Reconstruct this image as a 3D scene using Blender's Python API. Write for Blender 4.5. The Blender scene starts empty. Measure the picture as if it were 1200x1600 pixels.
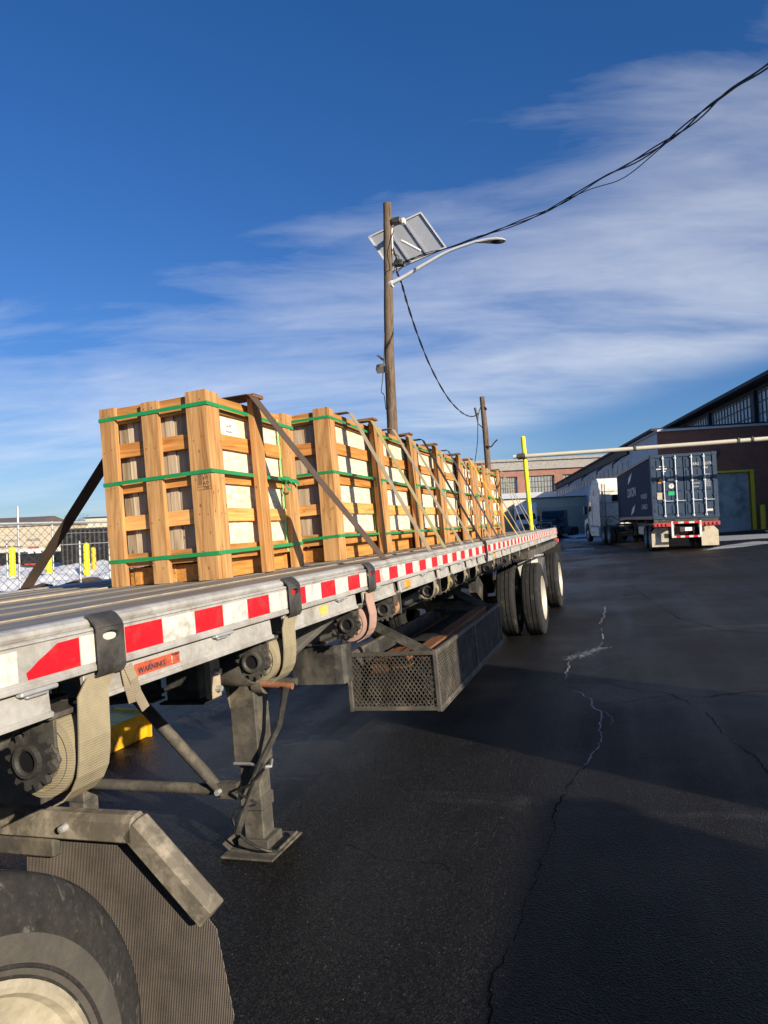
import bpy, math, random
from mathutils import Vector, Matrix
random.seed(7)
SC = bpy.context.scene
COL = SC.collection
R = math.radians

# ------------------------------------------------------------------ camera
def frame(yaw, pitch, roll):
    cy, sy, cp, sp = math.cos(yaw), math.sin(yaw), math.cos(pitch), math.sin(pitch)
    f = Vector((-sy*cp, cy*cp, sp)); r = Vector((cy, sy, 0)); u = r.cross(f)
    cr, sr = math.cos(roll), math.sin(roll)
    r2, u2 = r*cr-u*sr, r*sr+u*cr
    return Matrix((r2, u2, -f)).transposed()       # columns right, up, back
CAM_H = 1.6012
EYE = Vector((0, 0, CAM_H))
CW = frame(.3259, .0223, .0445)                    # camera in the level world
CT = frame(.3259, .0363, .0903)                    # camera as seen from the trailer, which stands on the sloping yard
cam = bpy.data.cameras.new("camera"); cam_o = bpy.data.objects.new("camera", cam); COL.objects.link(cam_o)
cam.sensor_fit = 'VERTICAL'; cam.sensor_height = 36.0; cam.lens = 1067/1600*36.0
cam.clip_start = .05; cam.clip_end = 3000
cam_o.matrix_world = Matrix.Translation(EYE) @ CW.to_4x4()
SC.camera = cam_o

M3 = CW @ CT.transposed()
TM = Matrix.Translation(EYE) @ M3.to_4x4() @ Matrix.Translation(-EYE)      # trailer frame -> world
WM = Matrix.Identity(4)

# ------------------------------------------------------------------ light
SUN_EL, SUN_AZ = 21.0, 122.0
tosun = Vector((math.sin(R(SUN_AZ))*math.cos(R(SUN_EL)), math.cos(R(SUN_AZ))*math.cos(R(SUN_EL)), math.sin(R(SUN_EL))))
sun = bpy.data.lights.new("sun", 'SUN'); sun.energy = 4.6; sun.angle = R(.5); sun.color = (1.0, .87, .68)
sun_o = bpy.data.objects.new("sun", sun); COL.objects.link(sun_o)
sun_o.rotation_euler = tosun.to_track_quat('Z', 'Y').to_euler()
SC.view_settings.view_transform = 'Standard'; SC.view_settings.look = 'None'
SC.view_settings.gamma = 1; SC.view_settings.use_curve_mapping = False
SC.view_settings.exposure = 0.8

world = bpy.data.worlds.new("World"); SC.world = world; world.use_nodes = True
def build_world():
    nt = world.node_tree; N = nt.nodes; L = nt.links; N.clear()
    out = N.new('ShaderNodeOutputWorld'); bg = N.new('ShaderNodeBackground'); bg.inputs[1].default_value = .062
    sky = N.new('ShaderNodeTexSky'); sky.sky_type = 'NISHITA'; sky.sun_disc = False
    sky.sun_elevation = R(SUN_EL); sky.sun_rotation = R(SUN_AZ)
    sky.air_density = 1.0; sky.dust_density = .35; sky.ozone_density = 3.0; sky.altitude = 100
    tc = N.new('ShaderNodeTexCoord')
    def math_(op, a, b=None, c=None, clamp=False):
        n = N.new('ShaderNodeMath'); n.operation = op; n.use_clamp = clamp
        for i, v in enumerate((a, b, c)):
            if v is None: continue
            if isinstance(v, (int, float)): n.inputs[i].default_value = v
            else: L.new(v, n.inputs[i])
        return n.outputs[0]
    def mapr(v, a, b, c=0., d=1., smooth=True):
        n = N.new('ShaderNodeMapRange'); n.interpolation_type = 'SMOOTHSTEP' if smooth else 'LINEAR'
        L.new(v, n.inputs[0])
        for i, q in enumerate((a, b, c, d)): n.inputs[i+1].default_value = q
        return n.outputs[0]
    def vdot(v):
        n = N.new('ShaderNodeVectorMath'); n.operation = 'DOT_PRODUCT'; L.new(tc.outputs['Generated'], n.inputs[0]); n.inputs[1].default_value = v
        return n.outputs['Value']
    # sky coordinates: azimuth to the right of a fixed compass bearing (u) and height above the horizon (w)
    fwd = Vector((-math.sin(.3259), math.cos(.3259), 0)); rgt = Vector((fwd.y, -fwd.x, 0))
    df, dr, dz = vdot(fwd), vdot(rgt), vdot((0, 0, 1))
    az = math_('ARCTAN2', dr, df); el = math_('ARCSINE', dz)
    # cirrus: noise laid on a high flat layer (horizontal distance = 1/tan(elevation)), warped and stretched along the wind
    den = math_('ADD', math_('MAXIMUM', dz, 0.0), .22)
    px, py = math_('DIVIDE', dr, den), math_('DIVIDE', df, den)
    comb = N.new('ShaderNodeCombineXYZ'); L.new(px, comb.inputs[0]); L.new(py, comb.inputs[1])
    mp = N.new('ShaderNodeMapping'); mp.inputs['Rotation'].default_value = (0, 0, R(14)); mp.inputs['Scale'].default_value = (.8, 2.3, 1)
    mp.inputs['Location'].default_value = (3.1, 1.7, 0); L.new(comb.outputs[0], mp.inputs[0])
    w = N.new('ShaderNodeTexNoise'); w.inputs['Scale'].default_value = .8; w.inputs['Detail'].default_value = 3; L.new(mp.outputs[0], w.inputs['Vector'])
    mixv = N.new('ShaderNodeMixRGB'); mixv.blend_type = 'ADD'; mixv.inputs[0].default_value = .9
    L.new(mp.outputs[0], mixv.inputs[1]); L.new(w.outputs['Color'], mixv.inputs[2])
    n1 = N.new('ShaderNodeTexNoise'); n1.inputs['Scale'].default_value = 1.9; n1.inputs['Detail'].default_value = 12; n1.inputs['Roughness'].default_value = .57
    L.new(mixv.outputs[0], n1.inputs['Vector'])
    n2 = N.new('ShaderNodeTexNoise'); n2.inputs['Scale'].default_value = .55; n2.inputs['Detail'].default_value = 2; L.new(comb.outputs[0], n2.inputs['Vector'])
    # where the bank of cloud lies: low in the sky and climbing to the right
    top = math_('MULTIPLY_ADD', az, .28, .385)                     # upper rim of the bank, by bearing
    amt = mapr(math_('SUBTRACT', top, el), -.26, .16)
    low = mapr(el, .0, .16, .45, 1.)
    # clear slot low on the right
    slot_c = math_('MULTIPLY_ADD', az, .20, .052)
    slot = mapr(math_('ABSOLUTE', math_('SUBTRACT', el, slot_c)), .018, .075, 0., 1.)
    slot_on = mapr(az, .02, .30)
    slotf = math_('SUBTRACT', 1., math_('MULTIPLY', slot_on, math_('SUBTRACT', 1., slot)))
    mp3 = N.new('ShaderNodeMapping'); mp3.inputs['Rotation'].default_value = (0, 0, R(24)); mp3.inputs['Scale'].default_value = (1.3, 4.2, 1); L.new(comb.outputs[0], mp3.inputs[0])
    add3 = N.new('ShaderNodeMixRGB'); add3.blend_type = 'ADD'; add3.inputs[0].default_value = 1.6; L.new(mp3.outputs[0], add3.inputs[1]); L.new(w.outputs['Color'], add3.inputs[2])
    n3 = N.new('ShaderNodeTexNoise'); n3.inputs['Scale'].default_value = 1.6; n3.inputs['Detail'].default_value = 8; n3.inputs['Roughness'].default_value = .62; L.new(add3.outputs[0], n3.inputs['Vector'])
    dens = math_('MULTIPLY_ADD', n2.outputs[0], .40, math_('MULTIPLY', n1.outputs[0], .62))
    dens = math_('MULTIPLY_ADD', n3.outputs[0], .30, dens)
    thr = mapr(amt, 0., 1., .86, .44, False)
    cl = math_('MULTIPLY', math_('DIVIDE', math_('SUBTRACT', dens, thr), .52), 1., clamp=True)
    cl = math_('MULTIPLY', math_('MULTIPLY', cl, math_('MULTIPLY', slotf, low)), .68, clamp=True)
    cloudcol = N.new('ShaderNodeRGB'); cloudcol.outputs[0].default_value = (8.8, 9.0, 9.4, 1)
    hs = N.new('ShaderNodeHueSaturation'); hs.inputs['Saturation'].default_value = 1.09; hs.inputs['Value'].default_value = 1.0
    # thicker, greyer air low down, deeper blue overhead
    tint = N.new('ShaderNodeValToRGB'); L.new(mapr(el, 0., 1.0, 0., 1., False), tint.inputs[0]); e = tint.color_ramp.elements
    e[0].position = 0.; e[0].color = (.52, .66, .98, 1); e[1].position = 1.; e[1].color = (.62, .95, 1.34, 1)
    e2 = e.new(.10); e2.color = (.62, .74, .98, 1); e3 = e.new(.35); e3.color = (.64, .80, 1.12, 1)
    mul = N.new('ShaderNodeMixRGB'); mul.blend_type = 'MULTIPLY'; mul.inputs[0].default_value = 1.
    L.new(sky.outputs[0], mul.inputs[1]); L.new(tint.outputs[0], mul.inputs[2]); L.new(mul.outputs[0], hs.inputs['Color'])
    mix = N.new('ShaderNodeMixRGB'); L.new(cl, mix.inputs[0]); L.new(hs.outputs[0], mix.inputs[1]); L.new(cloudcol.outputs[0], mix.inputs[2])
    L.new(mix.outputs[0], bg.inputs[0]); L.new(bg.outputs[0], out.inputs[0])
build_world()

# ------------------------------------------------------------------ pixels of the photo -> points of the place (only used to measure)
def ray(x, y):
    d = CW @ Vector(((x-600)/1067, (800-y)/1067, -1))
    return d
def at(x, y, z):                                    # z metres deep along the view axis
    return EYE + ray(x, y)*z
nT = M3.col[2]; pT = TM @ Vector((0, 0, 0))
def zT(x, y): return pT.z - (nT.x*(x-pT.x)+nT.y*(y-pT.y))/nT.z
def sclamp(v, a, b, s):
    # soft clamp
    def sp(t): return s*math.log1p(math.exp(max(-30, min(30, t/s)))) if t/s < 30 else t
    return a + sp(v-a) - sp(v-b)
def gz(x, y): return zT(sclamp(x, -6.5, 13, .9), sclamp(y, -14, 42, 3))
def ground_at(x, y):
    d = ray(x, y); t = 5.
    for _ in range(60):
        p = EYE+d*t; h = p.z-gz(p.x, p.y)
        if d.z >= -1e-4: break
        t += h/(-d.z)*.7
        t = min(max(t, .5), 600)
    p = EYE+d*t; p.z = gz(p.x, p.y); return p

# ------------------------------------------------------------------ materials
MATS = {}
class NT:
    def __init__(s, name):
        s.m = bpy.data.materials.new(name); s.m.use_nodes = True
        s.N = s.m.node_tree.nodes; s.L = s.m.node_tree.links
        s.b = s.N['Principled BSDF']
        s.tc = s.N.new('ShaderNodeTexCoord')
    def link(s, a, b): s.L.new(a, b)
    def map(s, scale=(1, 1, 1), src='Object', rot=(0, 0, 0)):
        mp = s.N.new('ShaderNodeMapping'); mp.inputs['Scale'].default_value = scale; mp.inputs['Rotation'].default_value = rot
        s.L.new(s.tc.outputs[src], mp.inputs[0]); return mp.outputs[0]
    def noise(s, scale, detail=4, rough=.5, vec=None, dist=0):
        n = s.N.new('ShaderNodeTexNoise'); n.inputs['Scale'].default_value = scale; n.inputs['Detail'].default_value = detail
        n.inputs['Roughness'].default_value = rough; n.inputs['Distortion'].default_value = dist
        s.L.new(vec if vec else s.tc.outputs['Object'], n.inputs['Vector']); return n.outputs[0]
    def vor(s, scale, feature='F1', vec=None, rand=1):
        n = s.N.new('ShaderNodeTexVoronoi'); n.feature = feature; n.inputs['Scale'].default_value = scale; n.inputs['Randomness'].default_value = rand
        s.L.new(vec if vec else s.tc.outputs['Object'], n.inputs['Vector']); return n
    def ramp(s, fac, stops):
        r = s.N.new('ShaderNodeValToRGB'); s.L.new(fac, r.inputs[0]); e = r.color_ramp.elements
        while len(e) < len(stops): e.new(.5)
        for i, (p, c) in enumerate(stops):
            e[i].position = p; e[i].color = (c[0], c[1], c[2], 1) if not isinstance(c, (int, float)) else (c, c, c, 1)
        return r.outputs[0]
    def mix(s, fac, a, b, mode='MIX'):
        n = s.N.new('ShaderNodeMixRGB'); n.blend_type = mode
        for i, v in enumerate((fac, a, b)):
            if isinstance(v, (int, float)): n.inputs[i].default_value = v if i == 0 else (v, v, v, 1)
            elif isinstance(v, tuple): n.inputs[i].default_value = (*v[:3], 1)
            else: s.L.new(v, n.inputs[i])
        return n.outputs[0]
    def math(s, op, a, b=0.):
        n = s.N.new('ShaderNodeMath'); n.operation = op
        for i, v in enumerate((a, b)):
            if isinstance(v, (int, float)): n.inputs[i].default_value = v
            else: s.L.new(v, n.inputs[i])
        return n.outputs[0]
    def bump(s, h, strength=.3, dist=.01):
        n = s.N.new('ShaderNodeBump'); n.inputs['Strength'].default_value = strength; n.inputs['Distance'].default_value = dist
        s.L.new(h, n.inputs['Height']); s.L.new(n.outputs[0], s.b.inputs['Normal']); return n
    def island(s):
        g = s.N.new('ShaderNodeNewGeometry'); return g.outputs['Random Per Island']
    def objrand(s):
        g = s.N.new('ShaderNodeObjectInfo'); return g.outputs['Random']
    def col(s, v):
        if isinstance(v, tuple): s.b.inputs['Base Color'].default_value = (*v, 1)
        else: s.L.new(v, s.b.inputs['Base Color'])
    def set(s, rough=None, metal=None, spec=None):
        for k, v in (('Roughness', rough), ('Metallic', metal), ('Specular IOR Level', spec)):
            if v is None: continue
            if isinstance(v, (int, float)): s.b.inputs[k].default_value = v
            else: s.L.new(v, s.b.inputs[k])
        return s.m

def surf(name, c, rough=.6, metal=0., var=.25, scale=6., bump=.15, dirt=None, dirt_amt=.5, dscale=3., spec=None):
    """painted / weathered surface: base colour broken by patches, speckle and an optional layer of dirt"""
    if name in MATS: return MATS[name]
    t = NT(name)
    n = t.noise(scale, 6, .6); n2 = t.noise(scale*7, 3, .6)
    f = t.mix(.35, n, n2)
    lo = tuple(x*(1-var) for x in c); hi = tuple(min(1, x*(1+var)) for x in c)
    col = t.ramp(f, [(.3, lo), (.7, hi)])
    if dirt:
        d = t.noise(dscale, 8, .7, dist=.3)
        m = t.ramp(d, [(.62-.35*dirt_amt, 0.), (.72-.1*dirt_amt, 1.)])
        col = t.mix(m, col, dirt)
    t.col(col)
    r = t.ramp(f, [(.2, max(0, rough-.12)), (.8, min(1, rough+.12))])
    if bump: t.bump(f, bump, .004)
    MATS[name] = t.set(r, metal, spec); return t.m

def wood(name, c1, c2, c3, axis=2, knots=True):
    t = NT(name)
    sc = [22, 22, 22]; sc[axis] = 1.6
    v = t.map(tuple(sc))
    isl = t.island(); orr = t.objrand()
    # shift the grain of every board
    add = t.N.new('ShaderNodeVectorMath'); add.operation = 'ADD'; t.link(v, add.inputs[0])
    cmb = t.N.new('ShaderNodeCombineXYZ')
    for i in range(3): t.link(t.math('MULTIPLY', isl, 37.+i*11), cmb.inputs[i])
    t.link(cmb.outputs[0], add.inputs[1])
    g = t.noise(1.0, 6, .62, add.outputs[0], 1.6)
    fine = t.noise(3.2, 4, .7, add.outputs[0], .2)
    base = t.ramp(isl, [(0., c1), (.5, c2), (1., c3)])
    dark = t.mix(1., base, (.50, .41, .32), 'MULTIPLY')
    col = t.mix(t.ramp(g, [(.35, 0.), (.68, 1.)]), base, dark)
    col = t.mix(t.math('MULTIPLY', fine, .5), col, (.95, .8, .55), 'MULTIPLY')
    val = t.math('ADD', t.math('MULTIPLY', t.math('FRACT', t.math('MULTIPLY', isl, 7.13)), .42), .70)
    col = t.mix(1., col, val, 'MULTIPLY')
    if knots:
        k = t.vor(7, vec=t.map(tuple(1.6 if i == axis else 3. for i in range(3))))
        m = t.ramp(k.outputs['Distance'], [(.06, 1.), (.13, 0.)])
        keep = t.ramp(t.noise(2.2, 1), [(.47, 0.), (.50, 1.)])
        col = t.mix(t.math('MULTIPLY', t.math('MULTIPLY', m, keep), .8), col, (.10, .05, .025))
    t.col(col); t.bump(g, .35, .003)
    MATS[name] = t.set(.72, 0, .25); return t.m

wood('pine_upright', (.70, .40, .17), (.79, .48, .22), (.60, .32, .12), 2)
wood('pine_across_y', (.78, .39, .12), (.84, .46, .16), (.66, .31, .085), 1)
wood('pine_across_x', (.77, .39, .13), (.83, .45, .17), (.66, .31, .09), 0)
wood('grey_board', (.56, .49, .40), (.64, .57, .46), (.46, .39, .31), 2)
wood('brown_timber', (.30, .15, .08), (.42, .20, .11), (.25, .13, .08), 1)

def osb():
    t = NT('chip_board')
    v = t.vor(46, vec=t.map((1, .45, 1))); n = t.noise(9, 5, .6)
    col = t.ramp(v.outputs['Color'], [(.1, (.52, .45, .32)), (.5, (.70, .64, .50)), (.9, (.80, .75, .62))])
    col = t.mix(t.ramp(n, [(.4, 0.), (.75, .5)]), col, (.50, .39, .24))
    t.col(col); t.bump(v.outputs['Distance'], .25, .002); MATS['chip_board'] = t.set(.8, 0, .2)
osb()
surf('steel_dark', (.035, .034, .032), .55, .0, .5, 9, .3, (.12, .11, .095), .35, 4)
surf('steel_dusty', (.062, .057, .049), .75, .0, .45, 8, .4, (.15, .13, .10), .38, 7)
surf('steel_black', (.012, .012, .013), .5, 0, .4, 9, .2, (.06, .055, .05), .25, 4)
surf('aluminium', (.50, .50, .50), .42, .55, .28, 14, .25, (.30, .28, .25), .45, 6)
surf('aluminium_dusty', (.50, .49, .46), .5, .35, .22, 10, .2, (.32, .29, .25), .40, 7)
surf('deck_light', (.38, .32, .24), .6, .0, .3, 12, .2, (.25, .19, .13), .4, 9)
surf('white_tape', (.64, .62, .57), .55, 0, .12, 14, .05, (.30, .285, .255), .42, 14)
surf('red_tape', (.60, .006, .016), .42, 0, .14, 14, .03, (.28, .04, .035), .30, 18)
surf('amber', (.85, .30, .02), .3, 0, .1, 20, .0)
def tyre_mat():
    t = NT('rubber_dusty')
    v = t.map((1, 1, 1)); n = t.noise(26, 7, .72); n2 = t.noise(70, 4, .7); sc = t.noise(13, 9, .7, t.map((1, 1.9, .6)), .35)
    col = t.ramp(n, [(.3, (.016, .016, .016)), (.7, (.040, .038, .035))])
    m = t.ramp(sc, [(.60, 0.), (.66, .55)])
    col = t.mix(m, col, (.16, .15, .135))
    col = t.mix(t.ramp(n2, [(.55, 0.), (.8, .6)]), col, (.10, .092, .08))
    t.col(col); t.bump(t.mix(.5, n, n2), .5, .004); MATS['rubber_dusty'] = t.set(.88, 0, .2)
tyre_mat()
surf('sidewall_dust', (.070, .065, .055), .9, 0, .3, 22, .4, (.06, .055, .05), .5, 14)
surf('rubber', (.010, .010, .010), .85, 0, .4, 12, .4, (.045, .042, .036), .30, 9)
surf('bar_dusty', (.125, .11, .085), .8, 0, .3, 9, .4, (.32, .28, .22), .4, 12)
surf('rubber_far', (.016, .016, .017), .75, 0, .3, 12, .2)
surf('rim_cream', (.40, .36, .27), .65, .0, .2, 9, .15, (.24, .21, .155), .48, 8)
surf('rim_white', (.50, .47, .40), .45, .2, .12, 6, .1, (.35, .31, .25), .3, 5)
surf('green_band', (.015, .24, .075), .35, 0, .2, 10, .05)
surf('green_band_light', (.25, .52, .18), .45, 0, .2, 10, .05)
surf('paper', (.80, .79, .75), .8, 0, .05, 10, .05)
surf('ink', (.05, .045, .05), .8, 0, .1, 10, 0)
surf('stamp_ink', (.13, .075, .04), .8, 0, .3, 40, 0)
surf('white_paint', (.72, .71, .67), .45, 0, .12, 3, .05, (.42, .40, .36), .36, 2.5)
surf('cream_trailer', (.52, .48, .39), .5, 0, .08, 3, .05)
surf('black_paint', (.012, .018, .03), .25, 0, .3, 4, .05)
surf('glass_dark', (.012, .016, .022), .08, 0, .2, 3, 0)
surf('yellow_paint', (.78, .58, .02), .5, 0, .12, 5, .1, (.45, .32, .03), .2, 6)
surf('yellow_bright', (.88, .78, .01), .5, 0, .08, 5, .1)
surf('yellow_amber', (.80, .42, .015), .5, 0, .12, 5, .1, (.30, .17, .03), .3, 5)
surf('snow', (.60, .63, .68), .7, 0, .06, 2, .6)
surf('rusty', (.22, .09, .045), .8, 0, .4, 8, .3)
surf('concrete', (.30, .29, .27), .85, 0, .2, 3, .3, (.18, .17, .16), .4, 2)
surf('beige_wall', (.48, .42, .32), .8, 0, .08, 1, .05)
surf('white_wall', (.56, .58, .60), .7, 0, .08, .6, .1, (.42, .42, .42), .25, .5)
surf('roof_black', (.02, .022, .026), .7, 0, .3, 2, .2)
surf('roof_brown', (.13, .10, .09), .8, 0, .3, 1, .2)
surf('soil', (.30, .17, .09), .95, 0, .5, 5, .9)
surf('galvanised', (.48, .49, .50), .45, .5, .2, 8, .1)
surf('cable', (.006, .006, .008), .6, 0, .2, 8, 0)
surf('panel_back', (.36, .38, .42), .6, .0, .08, 4, 0)
surf('panel_cell', (.015, .02, .05), .15, 0, .2, 4, 0)
surf('lamp_grey', (.50, .51, .52), .55, .0, .1, 6, 0)
surf('ice', (.30, .31, .33), .7, 0, .3, 14, .4)
surf('crack_dark', (.002, .002, .002), .9, 0, .2, 10, 0, spec=.05)
surf('snow_grey', (.50, .54, .60), .7, 0, .3, 2, .5)
surf('pink_strap_edge', (.42, .17, .15), .8, 0, .2, 9, .1)
surf('red_dull', (.45, .05, .05), .5, 0, .3, 8, .05)
surf('orange_sticker', (.55, .085, .035), .65, 0, .25, 30, .05, (.16, .06, .045), .45, 34)
surf('yellow_sticker', (.75, .50, .10), .6, 0, .15, 20, .05, (.5, .35, .12), .3, 12)
surf('sign_green', (.02, .42, .17), .5, 0, .1, 6, 0)
surf('bark', (.07, .055, .045), .9, 0, .3, 6, .3)
surf('mudflap_cream', (.52, .46, .34), .7, 0, .12, 3, .1, (.28, .24, .18), .4, 2)
def strap_mat(name, c, dirt):
    t = NT(name)
    w = t.N.new('ShaderNodeTexWave'); w.wave_type = 'BANDS'; w.bands_direction = 'Z'; w.inputs['Scale'].default_value = 55; w.inputs['Distortion'].default_value = 1.5
    t.link(t.tc.outputs['Object'], w.inputs['Vector'])
    n = t.noise(7, 6, .7); n2 = t.noise(60, 3, .6)
    col = t.mix(t.ramp(n, [(.35, 0.), (.7, .85)]), c, dirt)
    col = t.mix(t.math('MULTIPLY', w.outputs[0], .22), col, tuple(x*.5 for x in c))
    col = t.mix(t.math('MULTIPLY', n2, .4), col, tuple(x*.6 for x in c))
    t.col(col); t.bump(w.outputs[0], .35, .002); MATS[name] = t.set(.85, 0, .2)
strap_mat('strap_cream', (.36, .31, .205), (.17, .145, .10))
strap_mat('strap_tan', (.33, .28, .20), (.20, .165, .12))
strap_mat('strap_olive', (.34, .30, .14), (.24, .20, .11))
strap_mat('strap_brown', (.115, .082, .062), (.075, .055, .045))
strap_mat('strap_pink', (.50, .32, .26), (.30, .20, .17))
strap_mat('strap_orange', (.48, .27, .13), (.26, .17, .11))
strap_mat('strap_black', (.016, .016, .018), (.03, .028, .026))
strap_mat('strap_navy', (.035, .05, .09), (.06, .06, .07))
strap_mat('strap_yellow', (.78, .46, .035), (.50, .30, .06))

def deck_mat():
    t = NT('deck_aluminium')
    v = t.map((3, .35, 3)); n = t.noise(5, 7, .65, v); s = t.noise(34, 4, .7, t.map((2.5, .5, 1)))
    col = t.ramp(n, [(.3, (.12, .11, .095)), (.55, (.21, .20, .18)), (.75, (.30, .29, .275))])
    col = t.mix(t.ramp(s, [(.45, 0.), (.75, .6)]), col, (.15, .125, .10))
    col = t.mix(t.math('MULTIPLY', t.island(), .35), col, (.22, .18, .13))
    t.col(col); t.bump(s, .2, .002); MATS['deck'] = t.set(.62, .15, .4)
deck_mat()

def bark_pole():
    t = NT('pole_wood')
    n = t.noise(4, 7, .65, t.map((14, 14, .8)), 1.0); c = t.noise(1.5, 4, .6, t.map((9, 9, .35)))
    col = t.ramp(n, [(.3, (.055, .040, .030)), (.52, (.15, .11, .08)), (.75, (.24, .19, .145))])
    col = t.mix(t.ramp(c, [(.58, 0.), (.64, .9)]), col, (.05, .03, .02))
    t.col(col); t.bump(n, .6, .012); MATS['pole_wood'] = t.set(.9, 0, .15)
bark_pole()

def brick(name, c1, c2, mortar, scale=1.):
    t = NT(name)
    b = t.N.new('ShaderNodeTexBrick'); b.inputs['Scale'].default_value = scale
    b.inputs['Color1'].default_value = (*c1, 1); b.inputs['Color2'].default_value = (*c2, 1); b.inputs['Mortar'].default_value = (*mortar, 1)
    b.inputs['Mortar Size'].default_value = .012; b.inputs['Brick Width'].default_value = .22; b.inputs['Row Height'].default_value = .075
    # bricks run round the walls: u = x + y, v = z
    sep = t.N.new('ShaderNodeSeparateXYZ'); t.link(t.tc.outputs['Object'], sep.inputs[0])
    cmb = t.N.new('ShaderNodeCombineXYZ'); t.link(t.math('ADD', sep.outputs[0], sep.outputs[1]), cmb.inputs[0]); t.link(sep.outputs[2], cmb.inputs[1])
    t.link(cmb.outputs[0], b.inputs['Vector'])
    n = t.noise(.8, 5, .7); col = t.mix(t.ramp(n, [(.35, 0.), (.8, .55)]), b.outputs['Color'], tuple(x*.45 for x in c1))
    t.col(col); t.bump(b.outputs['Fac'], -.4, .01); MATS[name] = t.set(.9, 0, .15)
brick('brick_red', (.38, .15, .095), (.29, .11, .07), (.20, .14, .12))
brick('brick_far', (.36, .16, .115), (.30, .13, .095), (.28, .20, .17))

def asphalt():
    t = NT('asphalt')
    big = t.noise(.33, 5, .6); mid = t.noise(2.2, 6, .65); grit = t.noise(170, 3, .8); g2 = t.vor(120)
    streak = t.noise(.9, 5, .6, t.map((.35, 1.6, 1), rot=(0, 0, R(-8))))
    col = t.ramp(mid, [(.3, (.0035, .0033, .0032)), (.7, (.0085, .008, .0074))])
    col = t.mix(t.ramp(grit, [(.56, 0.), (.68, .85)]), col, (.055, .052, .048))
    sp = t.vor(30); col = t.mix(t.math('MULTIPLY', t.ramp(sp.outputs['Distance'], [(.06, .9), (.11, 0.)]), t.ramp(sp.outputs['Color'], [(.6, 0.), (.7, 1.)])), col, (.20, .19, .175))
    track = t.noise(1.1, 4, .55, t.map((1.7, .12, 1))); col = t.mix(t.ramp(track, [(.52, 0.), (.7, .5)]), col, (.022, .021, .020))
    col = t.mix(t.ramp(big, [(.40, .0), (.72, .55)]), col, (.016, .0148, .0135))
    st_ = t.vor(88); st2 = t.vor(150)
    tone = t.ramp(st_.outputs['Color'], [(.25, .0), (.62, .25), (.85, .7), (.97, 1.)])
    col = t.mix(t.math('MULTIPLY', tone, .8), col, (.036, .034, .032))
    tone2 = t.ramp(st2.outputs['Color'], [(.86, 0.), (.95, .9)]); col = t.mix(t.math('MULTIPLY', tone2, t.ramp(mid, [(.4, .35), (.7, .9)])), col, (.17, .16, .145))
    col = t.mix(t.ramp(st_.outputs['Distance'], [(.35, 0.), (.6, .7)]), col, (.002, .002, .002))
    # cracks
    wv = t.N.new('ShaderNodeVectorMath'); wv.operation = 'ADD'
    nn = t.N.new('ShaderNodeTexNoise'); nn.inputs['Scale'].default_value = 1.3; nn.inputs['Detail'].default_value = 5; t.link(t.tc.outputs['Object'], nn.inputs['Vector'])
    t.link(t.tc.outputs['Object'], wv.inputs[0]); t.link(nn.outputs['Color'], wv.inputs[1])
    cr = t.vor(.34, 'DISTANCE_TO_EDGE', wv.outputs[0])
    m = t.math('MULTIPLY', t.ramp(cr.outputs['Distance'], [(.003, 1.), (.012, 0.)]), t.ramp(t.noise(.5, 3), [(.45, 0.), (.6, .9)]))
    col = t.mix(m, col, (.005, .005, .005))
    # dried salt
    s = t.math('MULTIPLY', t.ramp(streak, [(.60, 0.), (.80, .55)]), t.ramp(t.noise(9, 5, .7), [(.35, 0.), (.7, 1.)]))
    col = t.mix(s, col, (.16, .165, .175))
    oil = t.math('MULTIPLY', t.ramp(t.noise(.8, 3, .5, dist=.6), [(.60, 0.), (.66, .8)]), t.ramp(t.noise(5, 4, .6), [(.35, .4), (.6, 1.)]))
    col = t.mix(oil, col, (.003, .003, .0035))
    t.col(col)
    wet = t.math('MULTIPLY', t.ramp(big, [(.38, 1.), (.62, .0)]), 1.)
    rough = t.mix(wet, .66, .34)
    rough = t.mix(t.ramp(track, [(.45, 0.), (.6, .5)]), rough, .30)
    rough = t.mix(t.math('MULTIPLY', grit, .25), rough, .8)
    h = t.mix(.5, tone, g2.outputs['Distance']); h = t.mix(t.math('MULTIPLY', m, .9), h, 0.)
    t.bump(h, .9, .012)
    MATS['asphalt'] = t.set(rough, 0, .22)
asphalt()
def flapmat():
    t = NT('ribbed_flap')
    w = t.N.new('ShaderNodeTexWave'); w.wave_type = 'BANDS'; w.bands_direction = 'X'; w.inputs['Scale'].default_value = 58; w.inputs['Distortion'].default_value = .5
    t.link(t.tc.outputs['Object'], w.inputs['Vector'])
    w2 = t.N.new('ShaderNodeTexWave'); w2.wave_type = 'BANDS'; w2.bands_direction = 'Z'; w2.inputs['Scale'].default_value = 52
    t.link(t.tc.outputs['Object'], w2.inputs['Vector'])
    n = t.noise(5, 5, .6)
    f = t.mix(.18, w.outputs[0], w2.outputs[0])
    dusty = t.ramp(t.mix(.4, n, t.noise(17, 6, .7)), [(.3, (.075, .064, .056)), (.7, (.215, .185, .16))])
    t.col(t.mix(t.ramp(f, [(.2, 1.), (.65, 0.)]), dusty, (.035, .03, .027)))
    t.bump(f, .5, .003); MATS['ribbed_flap'] = t.set(.85, 0, .2)
flapmat()
def corr(name, c, width, dirx='Y', dirt=None):
    t = surf(name, c, .5, .0, .12, 2.5, .05, dirt or tuple(x*.6 for x in c), .3, 2)
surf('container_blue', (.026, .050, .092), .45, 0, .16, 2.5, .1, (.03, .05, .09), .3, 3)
surf('container_shaded', (.012, .032, .066), .7, 0, .16, 2.5, .1)  # container blue darkened, with the shade of the side walls put into the colour
surf('door_bar', (.55, .58, .62), .45, .2, .1, 6, .05)
surf('shutter', (.40, .45, .45), .5, .1, .15, 1.2, .1, (.16, .2, .21), .4, 1)
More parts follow.
